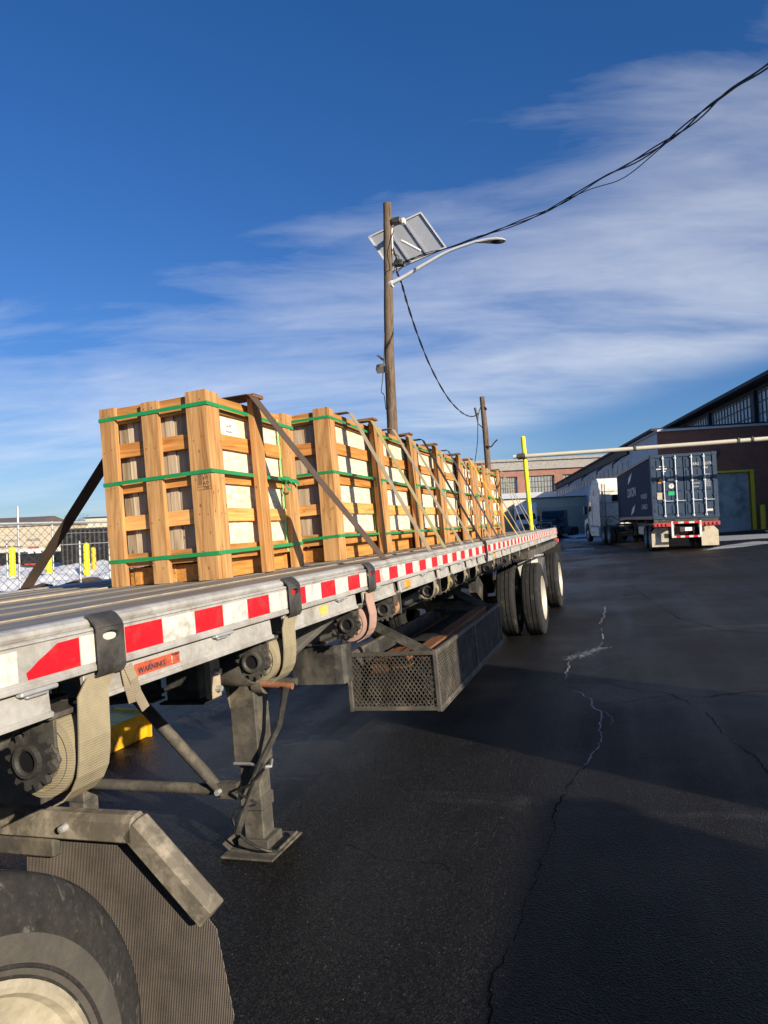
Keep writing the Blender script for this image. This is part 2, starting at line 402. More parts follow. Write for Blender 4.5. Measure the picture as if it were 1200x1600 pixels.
surf('window_grime', (.23, .25, .24), .35, 0, .3, 1.2, .05)
surf('window_blue', (.34, .44, .47), .3, 0, .25, 1.2, .05)
surf('leaf_litter', (.30, .16, .07), .95, 0, .6, 9, .9)

# ------------------------------------------------------------------ mesh building
class MB:
    def __init__(s): s.v = []; s.f = []; s.mi = []; s.cur = 0
    def add(s, vs, fs):
        k = len(s.v); s.v += [tuple(p) for p in vs]
        for f in fs: s.f.append([k+i for i in f]); s.mi.append(s.cur)
        return s
    def box(s, x0, x1, y0, y1, z0, z1, m=None):
        vs = [(x, y, z) for z in (z0, z1) for y in (y0, y1) for x in (x0, x1)]
        if m is not None: vs = [m @ Vector(p) for p in vs]
        return s.add(vs, [(0, 2, 3, 1), (4, 5, 7, 6), (0, 1, 5, 4), (1, 3, 7, 5), (3, 2, 6, 7), (2, 0, 4, 6)])
    def bar(s, a, b, w, h, up=(0, 0, 1)):
        a, b = Vector(a), Vector(b); d = (b-a).normalized(); u = Vector(up); x = d.cross(u)
        if x.length < 1e-4: x = d.cross(Vector((1, 0, 0)))
        x.normalize(); u = x.cross(d)
        vs = [p+x*sx*w/2+u*sz*h/2 for p in (a, b) for sz in (-1, 1) for sx in (-1, 1)]
        return s.add(vs, [(0, 1, 3, 2), (4, 6, 7, 5), (0, 4, 5, 1), (1, 5, 7, 3), (3, 7, 6, 2), (2, 6, 4, 0)])
    def tube(s, pts, r, n=8, caps=True):
        pts = [Vector(p) for p in pts]; rr = r if isinstance(r, (list, tuple)) else [r]*len(pts)
        k = len(s.v); prev = None
        for i, p in enumerate(pts):
            d = (pts[min(i+1, len(pts)-1)]-pts[max(i-1, 0)]).normalized()
            if prev is None: x = d.orthogonal().normalized()
            else:
                x = prev-d*prev.dot(d)
                x = x.normalized() if x.length > 1e-6 else d.orthogonal().normalized()
            prev = x; y = d.cross(x)
            for j in range(n):
                a = 2*math.pi*j/n; s.v.append(tuple(p+(x*math.cos(a)+y*math.sin(a))*rr[i]))
        for i in range(len(pts)-1):
            for j in range(n):
                a = k+i*n+j; b = k+i*n+(j+1) % n; s.f.append([a, b, b+n, a+n]); s.mi.append(s.cur)
        if caps:
            s.f.append([k+j for j in range(n)][::-1]); s.mi.append(s.cur)
            e = k+(len(pts)-1)*n; s.f.append([e+j for j in range(n)]); s.mi.append(s.cur)
        return s
    def prism(s, poly, a, b):
        """poly: list of 3D points, extruded by vector b-a (a ignored when 0)"""
        ext = Vector(b)-Vector(a); n = len(poly); P = [Vector(p) for p in poly]
        vs = [p for p in P]+[p+ext for p in P]
        fs = [list(range(n))[::-1], [n+i for i in range(n)]]+[(i, (i+1) % n, n+(i+1) % n, n+i) for i in range(n)]
        return s.add(vs, fs)
    def lathe(s, prof, n=32, axis='X', c=(0, 0, 0), close=False):
        """prof: (along axis, radius)"""
        k = len(s.v); m = len(prof)
        for i in range(n):
            a = 2*math.pi*i/n; ca, sa = math.cos(a), math.sin(a)
            for (h, r) in prof:
                p = {'X': (h, r*ca, r*sa), 'Y': (r*ca, h, r*sa), 'Z': (r*ca, r*sa, h)}[axis]
                s.v.append((p[0]+c[0], p[1]+c[1], p[2]+c[2]))
        for i in range(n):
            for j in range(m if close else m-1):
                a = k+i*m+j; b = k+i*m+(j+1) % m; i2 = (i+1) % n
                s.f.append([a, b, k+i2*m+(j+1) % m, k+i2*m+j]); s.mi.append(s.cur)
        return s
    def ribbon(s, pts, w, th=.004, wdir=(0, 1, 0)):
        pts = [Vector(p) for p in pts]; wd = Vector(wdir).normalized()*w/2; k = len(s.v); n = len(pts)
        for i, p in enumerate(pts):
            d = (pts[min(i+1, n-1)]-pts[max(i-1, 0)]).normalized(); nn = d.cross(wd).normalized()*th/2
            for q in (p-wd-nn, p+wd-nn, p+wd+nn, p-wd+nn): s.v.append(tuple(q))
        for i in range(n-1):
            for j in range(4):
                a = k+i*4+j; b = k+i*4+(j+1) % 4; s.f.append([a, b, b+4, a+4]); s.mi.append(s.cur)
        s.f.append([k+3, k+2, k+1, k]); e = k+(n-1)*4; s.f.append([e, e+1, e+2, e+3]); s.mi += [s.cur]*2
        return s
    def obj(s, name, mat, parent=None, smooth=False, bevel=0., mats=None, off=None):
        me = bpy.data.meshes.new(name)
        vs = s.v if off is None else [(x-off[0], y-off[1], z-off[2]) for x, y, z in s.v]
        me.from_pydata(vs, [], s.f)
        for m in (mats or [mat]): me.materials.append(MATS[m])
        for p, i in zip(me.polygons, s.mi): p.material_index = i
        if smooth:
            for p in me.polygons: p.use_smooth = True
            try: me.set_sharp_from_angle(angle=R(38))
            except Exception: pass
        me.update()
        # make the normals point outward
        import bmesh
        bm = bmesh.new(); bm.from_mesh(me); bmesh.ops.recalc_face_normals(bm, faces=bm.faces); bm.to_mesh(me); bm.free()
        o = bpy.data.objects.new(name, me); COL.objects.link(o)
        if parent is not None: o.parent = parent
        if bevel:
            b = o.modifiers.new('bevel', 'BEVEL'); b.width = bevel; b.segments = 1; b.limit_method = 'ANGLE'; b.angle_limit = R(50)
        return o

def tag(o, label, cat, group=None):
    o['label'] = label; o['category'] = cat
    if group: o['group'] = group
    return o
def struct(o, kind='structure'): o['kind'] = kind; return o
def put(o, F=WM, loc=(0, 0, 0), rz=0., rx=0., ry=0.):
    o.matrix_basis = F @ Matrix.Translation(loc) @ Matrix.Rotation(rz, 4, 'Z') @ Matrix.Rotation(ry, 4, 'Y') @ Matrix.Rotation(rx, 4, 'X'); return o
def thing(name, label, cat, F=WM, loc=(0, 0, 0), rz=0., group=None, rx=0., ry=0.):
    o = bpy.data.objects.new(name, None); COL.objects.link(o); o.empty_display_size = .2
    put(o, F, loc, rz, rx, ry); return tag(o, label, cat, group)
def kids(o): return [c for c in bpy.data.objects if c.parent is o]
def dup(o, parent=None):
    c = o.copy(); COL.objects.link(c)
    if parent is not None: c.parent = parent
    for ch in kids(o): dup(ch, c)
    return c
def text(body, size, mat, parent, M, name='lettering', ext=.001, sx=1.):
    cu = bpy.data.curves.new(name, 'FONT'); cu.body = body; cu.size = size; cu.extrude = ext; cu.align_x = 'CENTER'; cu.align_y = 'CENTER'
    o = bpy.data.objects.new(name, cu); COL.objects.link(o)
    bpy.context.view_layer.update()
    me = bpy.data.meshes.new_from_object(o.evaluated_get(bpy.context.evaluated_depsgraph_get())); me.name = name
    bpy.data.objects.remove(o); bpy.data.curves.remove(cu)
    o = bpy.data.objects.new(name, me); COL.objects.link(o)
    me.materials.clear(); me.materials.append(MATS[mat]); o.parent = parent; o.matrix_basis = M @ Matrix.Diagonal((sx, 1, 1, 1)); return o
def basis(origin, xdir, ydir):
    x = Vector(xdir).normalized(); y = Vector(ydir).normalized(); z = x.cross(y)
    m = Matrix((x, y, z)).transposed().to_4x4(); m.translation = Vector(origin); return m

# ------------------------------------------------------------------ ground
def build_ground():
    def axis(a, b, fine0, fine1, step, grow):
        out = [fine0]; 
        while out[-1] < fine1: out.append(out[-1]+step)
        s = step
        while out[-1] < b: s *= grow; out.append(out[-1]+s)
        s = step; lo = [fine0]
        while lo[-1] > a: s *= grow; lo.append(lo[-1]-s)
        return sorted(set(lo+out))
    xs = axis(-900, 900, -14, 16, .5, 1.25); ys = axis(-900, 1200, -4, 50, 1., 1.25)
    m = MB(); m.v = [(x, y, gz(x, y)) for y in ys for x in xs]; n = len(xs)
    for j in range(len(ys)-1):
        for i in range(n-1): m.f.append([j*n+i, j*n+i+1, (j+1)*n+i+1, (j+1)*n+i]); m.mi.append(0)
    struct(m.obj('ground', 'asphalt', smooth=True))
build_ground()

def patch(name, mat, pts, lift, res=.4, lump=0., kind='stuff', seed=1):
    """a sheet over a polygon of the ground (grid clipped to the polygon), lifted, optionally lumpy"""
    import mathutils.noise as mn
    xs = [p[0] for p in pts]; ys = [p[1] for p in pts]
    def inside(x, y):
        c = False; j = len(pts)-1
        for i in range(len(pts)):
            (xi, yi), (xj, yj) = pts[i][:2], pts[j][:2]
            if (yi > y) != (yj > y) and x < (xj-xi)*(y-yi)/(yj-yi)+xi: c = not c
            j = i
        return c
    m = MB(); idx = {}
    nx = int((max(xs)-min(xs))/res)+2; ny = int((max(ys)-min(ys))/res)+2
    def vid(i, j):
        if (i, j) not in idx:
            x = min(xs)+i*res; y = min(ys)+j*res
            h = lump*(.35+.65*max(0, mn.fractal(Vector((x*.55, y*.55, seed)), 1., 2., 4)+.35)) if lump else 0
            idx[(i, j)] = len(m.v); m.v.append((x, y, gz(x, y)+lift+h))
        return idx[(i, j)]
    for i in range(nx):
        for j in range(ny):
            if inside(min(xs)+(i+.5)*res, min(ys)+(j+.5)*res):
                m.f.append([vid(i, j), vid(i+1, j), vid(i+1, j+1), vid(i, j+1)]); m.mi.append(0)
    o = m.obj(name, mat, smooth=True); o['kind'] = kind; return o

def crack(name, mat, pix, w0, w1, seed, skip=.2):
    rnd = random.Random(seed); P = [ground_at(*p) for p in pix]; m = MB(); pts = []; off = 0.
    for a, b in zip(P[:-1], P[1:]):
        L_ = (b-a).length; n = max(2, int(L_/.022)); d = (b-a).normalized(); q = Vector((-d.y, d.x, 0))
        for i in range(n):
            off = off*.86+rnd.uniform(-.012, .012); pts.append(a.lerp(b, i/n)+q*off)
    w = (w0+w1)/2; on = True
    for a, b in zip(pts[:-1], pts[1:]):
        if rnd.random() < .12: on = rnd.random() > skip
        w2 = max(w0, min(w1, w+rnd.uniform(-.35, .35)*(w1-w0)))
        if on:
            d = (b-a).normalized(); q = Vector((-d.y, d.x, 0))
            vs = [a-q*w/2, b-q*w2/2, b+q*w2/2, a+q*w/2]; m.add([(v.x, v.y, gz(v.x, v.y)+.004) for v in vs], [(0, 1, 2, 3)])
        w = w2
    struct(m.obj(name, mat))
crack('road_crack', 'ice', [(946, 948), (938, 975), (945, 1000), (936, 1012), (905, 1025), (887, 1035), (888, 1055), (884, 1075), (905, 1083), (925, 1097), (938, 1115), (940, 1150), (930, 1175), (912, 1198)], .003, .014, 3, .3)
crack('road_crack', 'ice', [(938, 1110), (958, 1128), (952, 1142)], .002, .008, 5, .5)
crack('road_crack', 'crack_dark', [(912, 1198), (880, 1235), (862, 1280), (855, 1330), (835, 1390), (800, 1450), (775, 1530), (760, 1640)], .002, .008, 6, .15)
crack('road_crack', 'crack_dark', [(938, 1100), (985, 1095), (1050, 1085), (1100, 1090), (1160, 1082), (1230, 1080)], .003, .012, 7, .1)
crack('road_crack', 'crack_dark', [(930, 1062), (980, 1075), (1040, 1083), (1100, 1110), (1150, 1160), (1230, 1230)], .002, .008, 8, .1)
crack('road_crack', 'crack_dark', [(985, 915), (1020, 940), (1060, 965), (1130, 985), (1230, 992)], .004, .016, 9, .15)
crack('road_crack', 'crack_dark', [(545, 1320), (600, 1345), (680, 1352), (760, 1385), (790, 1400)], .002, .006, 10, .2)
m = MB(); rnd_ = random.Random(12)
A_, B_ = ground_at(886, 1031), ground_at(944, 1011)
for i in range(360):      # flecks of dried salt, thickest along one line
    f = rnd_.random(); p = A_.lerp(B_, f); sp = .10*(.25+math.sin(f*math.pi))*(1.2-f*.6)
    x, y = p.x+rnd_.gauss(0, .05), p.y+rnd_.gauss(-.03, sp*.55); r = rnd_.uniform(.003, .013)
    k = rnd_.randint(4, 6); a0 = rnd_.random()*6
    m.add([(x+math.cos(a0+6.283*j/k)*r*rnd_.uniform(.6, 1.6), y+math.sin(a0+6.283*j/k)*r*.6, gz(x, y)+.004+.0004*(i % 5)) for j in range(k)], [list(range(k))])
o = m.obj('salt_flecks', 'ice'); o['kind'] = 'stuff'

def spline(P, n=8):
    P = [Vector(p) for p in P]; Q = [2*P[0]-P[1]]+P+[2*P[-1]-P[-2]]; out = []
    for i in range(1, len(Q)-2):
        for k in range(n):
            t = k/n; a, b, c, d = Q[i-1:i+3]
            out.append(.5*((2*b)+(c-a)*t+(2*a-5*b+4*c-d)*t*t+(3*b-a-3*c+d)*t**3))
    out.append(P[-1]); return out

# ================================================================== the flatbed trailer (trailer frame)
XR, ZD = -1.2, 1.468
XL = -3.64
TL = Vector((-2.42, 7.1, 0))
trailer = thing('flatbed_trailer', 'long aluminium flatbed trailer with red and white tape along its edge, loaded with wooden crates', 'trailer', TM, TL)
def tp(mb, name, mat, **k): return mb.obj(name, mat, k.pop('parent', trailer), off=k.pop('off', TL), **k)
Y0, Y1 = -.5, 14.74

m = MB(); x = -3.585; i = 0
while x < -1.27:
    w = .29
    m.box(x, x+w-.006, Y0+.02, Y1-.02, ZD-.032, ZD-.004)
    m.box(x+.012, x+.020, Y0+.02, Y1-.02, ZD-.005, ZD-.0005)
    m.box(x+w-.03, x+w-.022, Y0+.02, Y1-.02, ZD-.005, ZD-.0005)
    x += w
tp(m, 'deck', 'deck')
m = MB()
for xx in (-2.55, -1.55):
    m.box(xx-.003, xx+.003, Y0+.03, Y1-.03, ZD-.006, ZD+.003)
tp(m, 'nailing_strip', 'deck_light')

strap_slots = [1.24, 2.26, 3.11, 3.70, 4.60, 5.02, 5.59, 6.09, 6.50, 7.02, 7.49, 8.12, 8.99, 9.97, 11.0, 11.5]
def rail(side):
    # side +1: the near rail at XR ; -1: the far one
    def X(d): return XR-d if side > 0 else XL+d
    m = MB()
    def pr(poly): m.prism([(X(a), Y0, z) for a, z in poly], (0, 0, 0), (0, Y1-Y0, 0))
    pr([(.085, 1.452), (.085, 1.466), (.060, 1.474), (.026, 1.474), (.014, 1.467), (.011, 1.458), (.016, 1.450), (.022, 1.444), (.03, 1.452)])
    pr([(.016, 1.449), (.006, 1.449), (.001, 1.445), (.001, 1.441), (.016, 1.441)])
    pr([(.022, 1.444), (.010, 1.444), (.004, 1.438), (.004, 1.362), (-.002, 1.358), (-.002, 1.347), (.016, 1.343), (.024, 1.352)])
    o = tp(m, 'side_rail', 'aluminium_dusty', bevel=.0015)
    # lower skirt in lengths, open at every strap
    ys = [Y0]+[s for s in strap_slots]+[Y1]
    for a, b in zip(ys[:-1], ys[1:]):
        a2 = a+.055 if a != Y0 else a; b2 = b-.05 if b != Y1 else b
        if b2-a2 < .06: continue
        m = MB(); m.prism([(X(.030), a2, 1.342), (X(.018), a2, 1.339), (X(.014), a2, 1.288), (X(.006), a2, 1.284), (X(.006), a2, 1.274), (X(.055), a2, 1.274), (X(.055), a2, 1.280), (X(.026), a2, 1.286)], (0, 0, 0), (0, b2-a2, 0))
        tp(m, 'rail_skirt', 'aluminium_dusty', bevel=.001)
    return o
rail(1); rail(-1)
m = MB()
for k in range(-2, 88):
    ya = 1.4286+.1519*k; m.cur = 0 if k % 2 == 0 else 1
    if ya+.152 > Y1: break
    z0, z1 = 1.367, 1.433
    if k == -2:   # torn away at its front end
        m.add([(XR+.0005-.004, ya+.0, z0), (XR-.0035, ya+.15, z0), (XR-.0035, ya+.15, z1), (XR-.0035, ya+.085, z1-.002), (XR-.0035, ya+.055, z1-.018), (XR-.0035, ya+.03, z0+.036), (XR-.0035, ya+.012, z0+.024), (XR-.0035, ya-.004, z0+.016)], [list(range(8))])
        continue
    m.box(XR-.0042, XR-.0025, ya+.0015, ya+.1504, z0, z1)
tp(m, 'reflective_tape', 'red_tape', mats=['red_tape', 'white_tape'])
m = MB()   # worn white paint ahead of the tape
m.box(XR-.0042, XR-.0028, Y0+.05, 1.10, 1.367, 1.433); tp(m, 'worn_paint', 'white_tape')

# row of rivets and pocket bolts
for s in (1.15, 1.88, 2.86, 3.35, 4.25, 4.75, 5.35, 5.86, 6.75, 7.7):
    m = MB(); m.box(XR-.016, XR+.004, s-.05, s+.05, 1.336, 1.346); m.box(XR-.016, XR-.004, s-.03, s+.03, 1.328, 1.337)
    tp(m, 'tie_down_lip', 'galvanised', bevel=.003)

# stickers and lights on the skirt
st = MB(); st.box(XR-.0155, XR-.0135, 1.47, 1.66, 1.298, 1.330)
st = tp(st, 'warning_sticker', 'orange_sticker')
def trtext(body, size, mat, x, y, z, name='lettering', sx=1., parent=trailer, off=TL):
    return text(body, size, mat, parent, basis(Vector((x, y, z))-off, (0, 1, 0), (0, 0, 1)), name, .0006, sx)
trtext('WARNING', .022, 'ink', XR-.0118, 1.535, 1.311, sx=1.05, parent=trailer)
trtext('!', .028, 'white_tape', XR-.0118, 1.622, 1.313)
trtext('DO NOT', .009, 'ink', XR-.0118, 1.640, 1.3255, sx=1.0)
st = MB(); st.box(XR-.0155, XR-.0125, 2.635, 2.715, 1.298, 1.333); tp(st, 'yellow_sticker', 'yellow_sticker')
for y, w in ((3.86, .05), (6.92, .045), (10.55, .05)):
    l = MB(); l.box(XR-.013, XR+.008, y-w, y+w, 1.292, 1.334); l = tp(l, 'marker_light', 'amber', bevel=.006)
    p = MB(); p.box(XR-.014, XR+.001, y-w-.025, y-w-.003, 1.292, 1.334); tp(p, 'light_bracket', 'galvanised')
l = MB(); l.box(XR-.05, XR+.01, 14.70, 14.78, 1.16, 1.24); tp(l, 'tail_lamp', 'red_dull', bevel=.01)
l = MB(); l.box(XL+.03, XR-.03, 14.66, 14.78, 1.25, 1.46); tp(l, 'rear_crossbar', 'aluminium_dusty', bevel=.005)
l = MB(); l.box(XR-.08, XR-.02, 14.60, 14.68, 1.18, 1.30); tp(l, 'lamp_bracket', 'red_dull', bevel=.005)

# crossmembers and main beams
for i in range(31):
    y = Y0+.25+i*.49
    c = MB(); c.box(XL+.07, XR-.07, y-.03, y+.03, 1.428, 1.434); c.box(XL+.07, XR-.07, y-.003, y+.003, 1.34, 1.428); c.box(XL+.07, XR-.07, y-.03, y+.03, 1.334, 1.340)
    tp(c, 'crossmember', 'steel_dusty' if i % 3 else 'steel_dark')
for bx in (-2.86, -1.98):
    b = MB()
    prof = [(Y0+.1, 1.20), (2.9, 1.19), (4.1, .93), (12.6, .93), (14.3, 1.05)]
    b.prism([(bx-.006, y, z) for y, z in prof]+[(bx-.006, 14.3, 1.333), (bx-.006, Y0+.1, 1.333)], (0, 0, 0), (.012, 0, 0))
    for (ya, za), (yb, zb) in zip(prof[:-1], prof[1:]): b.bar((bx, ya, za), (bx, yb, zb), .13, .016)
    b.box(bx-.065, bx+.065, Y0+.1, 14.3, 1.322, 1.334)
    tp(b, 'main_beam', 'steel_dark')
# outer gussets from beam to rail
for y in (4.35, 5.4, 6.75, 8.0, 9.2):
    g = MB(); g.prism([(-1.91, y, 1.33), (-1.28, y, 1.33), (-1.28, y, 1.29), (-1.91, y, 1.0)], (0, 0, 0), (0, .01, 0))
    g.bar((-1.28, y, 1.285), (-1.91, y, .995), .07, .01); tp(g, 'gusset', 'steel_dusty')
# struts by the landing gear
g = MB(); g.bar((-1.27, 3.02, 1.30), (-1.93, 3.25, .86), .055, .045); tp(g, 'side_brace', 'aluminium_dusty', bevel=.004)
# coupler plate and boxes between king pin and landing gear
g = MB(); g.box(-2.9, -1.85, .1, 1.9, 1.14, 1.158); tp(g, 'coupler_plate', 'steel_dark')
g = MB(); g.box(-1.80, -1.72, .4, 1.2, 1.10, 1.31); g.box(-1.80, -1.70, .4, 1.2, 1.095, 1.107); tp(g, 'coupler_rib', 'steel_dark', bevel=.004)
g = MB(); g.box(-2.62, -2.24, 2.86, 2.90, .905, 1.33); g.box(-2.64, -2.22, 2.80, 2.90, .893, .905); tp(g, 'front_plate', 'steel_dark', bevel=.004)
g = MB(); g.box(-2.14, -1.955, 2.80, 2.90, .905, 1.33); g.box(-2.16, -1.90, 2.76, 2.90, .893, .905); tp(g, 'valve_box', 'steel_dark', bevel=.006)
g = MB(); g.box(-2.24, -2.14, 2.95, 3.0, .90, 1.33); tp(g, 'gap_shade', 'steel_black')  # near-black slab stands for the shade in the gap between the plates
g = MB(); g.box(-2.11, -1.99, 2.795, 2.799, 1.17, 1.20); tp(g, 'valve_label', 'yellow_sticker')
g = MB(); g.box(-1.86, -1.83, 2.72, 2.80, .93, 1.25); tp(g, 'angle_plate', 'deck_light')
for z in (.97, 1.05, 1.14):
    g = MB(); g.lathe([(-1.83, 0), (-1.83, .014), (-1.80, .014), (-1.80, 0)], 6, 'X', (0, 2.76, z)); tp(g, 'bolt', 'galvanised')

# landing gear
def landing_leg(lx, side):
    ly = 3.27
    l = MB(); l.box(lx-.075, lx+.075, ly-.075, ly+.075, .46, 1.30)
    l.prism([(lx-.0755, ly-.075, 1.2), (lx-.0755, ly-.20, 1.2), (lx-.0755, ly-.075, .75)], (0, 0, 0), (.008, 0, 0))
    o = tp(l, 'landing_leg', 'steel_dusty', bevel=.012)
    s = MB(); s.box(lx-.058, lx+.058, ly-.058, ly+.058, .07, .50); tp(s, 'inner_leg', 'steel_dusty', parent=o, off=TL, bevel=.006)
    s = MB(); s.box(lx-.066, lx+.066, ly-.066, ly+.066, .22, .29); tp(s, 'collar', 'steel_dusty', parent=o, off=TL, bevel=.006)
    f = MB(); f.box(lx-.13, lx+.13, ly-.10, ly+.10, .012, .028)
    f.bar((lx-.13, ly, .020), (lx-.175, ly, .055), .20, .014, up=(0, 0, 1)); f.bar((lx+.13, ly, .020), (lx+.175, ly, .055), .20, .014, up=(0, 0, 1))
    f.box(lx-.09, lx+.09, ly-.08, ly+.08, .028, .075)
    f.prism([(lx-.155, ly-.16, .004), (lx+.155, ly-.16, .004), (lx+.16, ly+.18, .004), (lx-.15, ly+.18, .004)], (0, 0, 0), (0, 0, .012))
    tp(f, 'foot', 'steel_dusty', parent=o, off=TL, bevel=.004)
    return o
landing_leg(-1.97, 1); landing_leg(-3.14, -1)
g = MB(); g.tube([(-2.06, 3.18, .335), (-2.2, 3.18, .337), (-3.1, 3.19, .34)], [.010, .030, .030], 10); tp(g, 'cross_tube', 'steel_dusty', smooth=True)
g = MB(); g.tube([(-2.72, 3.12, .98), (-2.19, 3.16, .41), (-2.13, 3.17, .35)], [.032, .032, .020], 10)
g.bar((-2.18, 3.15, .40), (-2.10, 3.16, .32), .012, .055, up=(0, 1, 0)); g.box(-2.14, -2.02, 3.15, 3.2, .30, .38); tp(g, 'leg_brace', 'steel_dusty', smooth=True)
g = MB(); g.lathe([(3.12, 0), (3.12, .016), (3.16, .016), (3.16, 0)], 6, 'Y', (-2.12, 0, .34)); tp(g, 'brace_bolt', 'galvanised')
g = MB(); g.lathe([(-1.9, .0), (-1.9, .062), (-1.84, .062), (-1.84, .03), (-1.66, .018), (-1.66, 0)], 16, 'X', (0, 3.24, .89)); tp(g, 'gearbox', 'steel_dusty', smooth=True)
c = MB(); c.tube([(-1.88, 3.2, .892), (-1.665, 3.2, .875)], .018, 10); c = tp(c, 'crank_shaft', 'rusty', smooth=True)
c = MB(); c.tube([(-1.70, 3.19, .875), (-1.715, 3.19, .82), (-1.75, 3.18, .68), (-1.87, 3.15, .48), (-1.93, 3.13, .33)], [.024, .018, .017, .017, .02], 8)
c.tube([(-1.84, 3.15, .49), (-1.95, 3.10, .26), (-2.0, 3.10, .15)], [.014, .019, .019], 8); tp(c, 'crank_handle', 'steel_dark', smooth=True)
c = MB(); c.tube([(-2.04, 3.185, .475), (-1.93, 3.17, .48), (-1.85, 3.14, .475), (-1.83, 3.2, .46), (-1.895, 3.33, .45)], .008, 6); tp(c, 'crank_hook', 'galvanised', smooth=True)
c = MB(); c.tube(spline([(-1.83, 3.13, .47), (-1.90, 3.11, .40), (-1.98, 3.10, .36), (-1.88, 3.11, .30), (-1.97, 3.10, .28), (-2.02, 3.10, .22), (-1.96, 3.10, .12), (-1.85, 3.12, .06), (-1.80, 3.2, .03)], 4), .007, 6); tp(c, 'tie_cord', 'steel_black')
# gearbox drum hanging behind and black splash plate
g = MB(); g.lathe([(-2.0, .0), (-2.0, .09), (-1.97, .10), (-1.80, .10), (-1.78, .085), (-1.78, 0)], 20, 'X', (0, 3.02, 1.02)); tp(g, 'air_bottle', 'steel_dusty', smooth=True)
g = MB(); g.prism([(-2.07, 4.0, .945), (-1.77, 4.0, .945), (-1.725, 4.01, .945), (-1.705, 4.04, .945), (-1.70, 4.12, .945), (-1.708, 4.12, .945), (-1.714, 4.045, .945), (-1.73, 4.02, .945), (-1.77, 4.01, .945), (-2.07, 4.01, .945)], (0, 0, 0), (0, 0, -.245))
tp(g, 'splash_box', 'steel_dark')
c = MB(); c.tube([(-2.3, 4.2, 1.0), (-2.15, 4.2, .78), (-2.05, 4.25, .70), (-1.92, 4.3, .72), (-1.86, 4.35, .86), (-1.85, 4.4, 1.0)], .018, 8); tp(c, 'air_hose', 'rubber', smooth=True)
c = MB(); c.tube([(-2.1, 1.9, 1.1), (-2.15, 2.6, .96), (-2.1, 2.95, .97), (-2.05, 3.1, 1.1)], .012, 8); tp(c, 'air_hose', 'rubber', smooth=True)

# tool basket
BX0, BX1, BY0, BY1, BZ0, BZ1 = -1.885, -1.25, 4.50, 7.13, .415, .79
basket = MB()
a = .028
for z in (BZ0, BZ1):
    for yy in (BY0, BY1): basket.box(BX0, BX1, yy-a/2, yy+a/2, z-a/2, z+a/2)
    for xx in (BX0, BX1): basket.box(xx-a/2, xx+a/2, BY0, BY1, z-a/2-.0007, z+a/2+.0007)
for xx in (BX0, BX1):
    for yy in (BY0, BY1, 5.82): basket.box(xx-a/2-.001, xx+a/2+.001, yy-a/2-.001, yy+a/2+.001, BZ0-.02, BZ1+.02)
basket.box(BX1-.02, BX1+.022, BY0-.01, BY1+.01, BZ0-.022, BZ0-.014)
basket = tp(basket, 'tool_basket', 'steel_dusty', bevel=.003)
def mesh_panel(o, u, v, lu, lv, cu, cv, t=.006):
    m = MB(); o, u, v = Vector(o), Vector(u), Vector(v); n = u.cross(v)
    nu, nv = round(lu/cu), round(lv/cv); cu, cv = lu/nu, lv/nv
    for i in range(nu):
        for j in range(nv):
            p = o+u*cu*i+v*cv*j
            a_, b_, c_, d_ = p+v*cv/2, p+u*cu/2, p+u*cu+v*cv/2, p+u*cu/2+v*cv
            for s, e in ((a_, b_), (b_, c_), (c_, d_), (d_, a_)): m.bar(s, e, t, t*.7, up=n)
    return m
for nm, mm in (('mesh_panel', mesh_panel((BX0, BY0, BZ0), (1, 0, 0), (0, 0, 1), BX1-BX0, BZ1-BZ0, .030, .040, .0048)),
               ('mesh_panel', mesh_panel((BX1, BY0, BZ0), (0, 1, 0), (0, 0, 1), BY1-BY0, BZ1-BZ0, .045, .040, .0065)),
               ('mesh_floor', mesh_panel((BX0, BY0, BZ0), (1, 0, 0), (0, 1, 0), BX1-BX0, BY1-BY0, .084, .11, .012))):
    tp(mm, nm, 'steel_dusty', parent=basket, off=TL)
g = MB(); g.box(BX0, BX1, BY1-.02, BY1-.012, BZ0, BZ1); g.box(BX0+.01, BX0+.018, BY0, BY1, BZ0, BZ1); tp(g, 'back_plate', 'steel_dark', parent=basket, off=TL)
for yy in (4.52, 6.9):
    g = MB(); g.bar((BX1-.02, yy, BZ1-.02), (BX0-.02, yy-.02, 1.12), .01, .065, up=(0, 0, 1)); tp(g, 'basket_hanger', 'steel_dark')
g = MB(); g.bar((BX1-.02, 6.88, BZ1), (BX0+.02, 6.86, BZ1+.01), .06, .03); tp(g, 'basket_hanger', 'steel_dark')

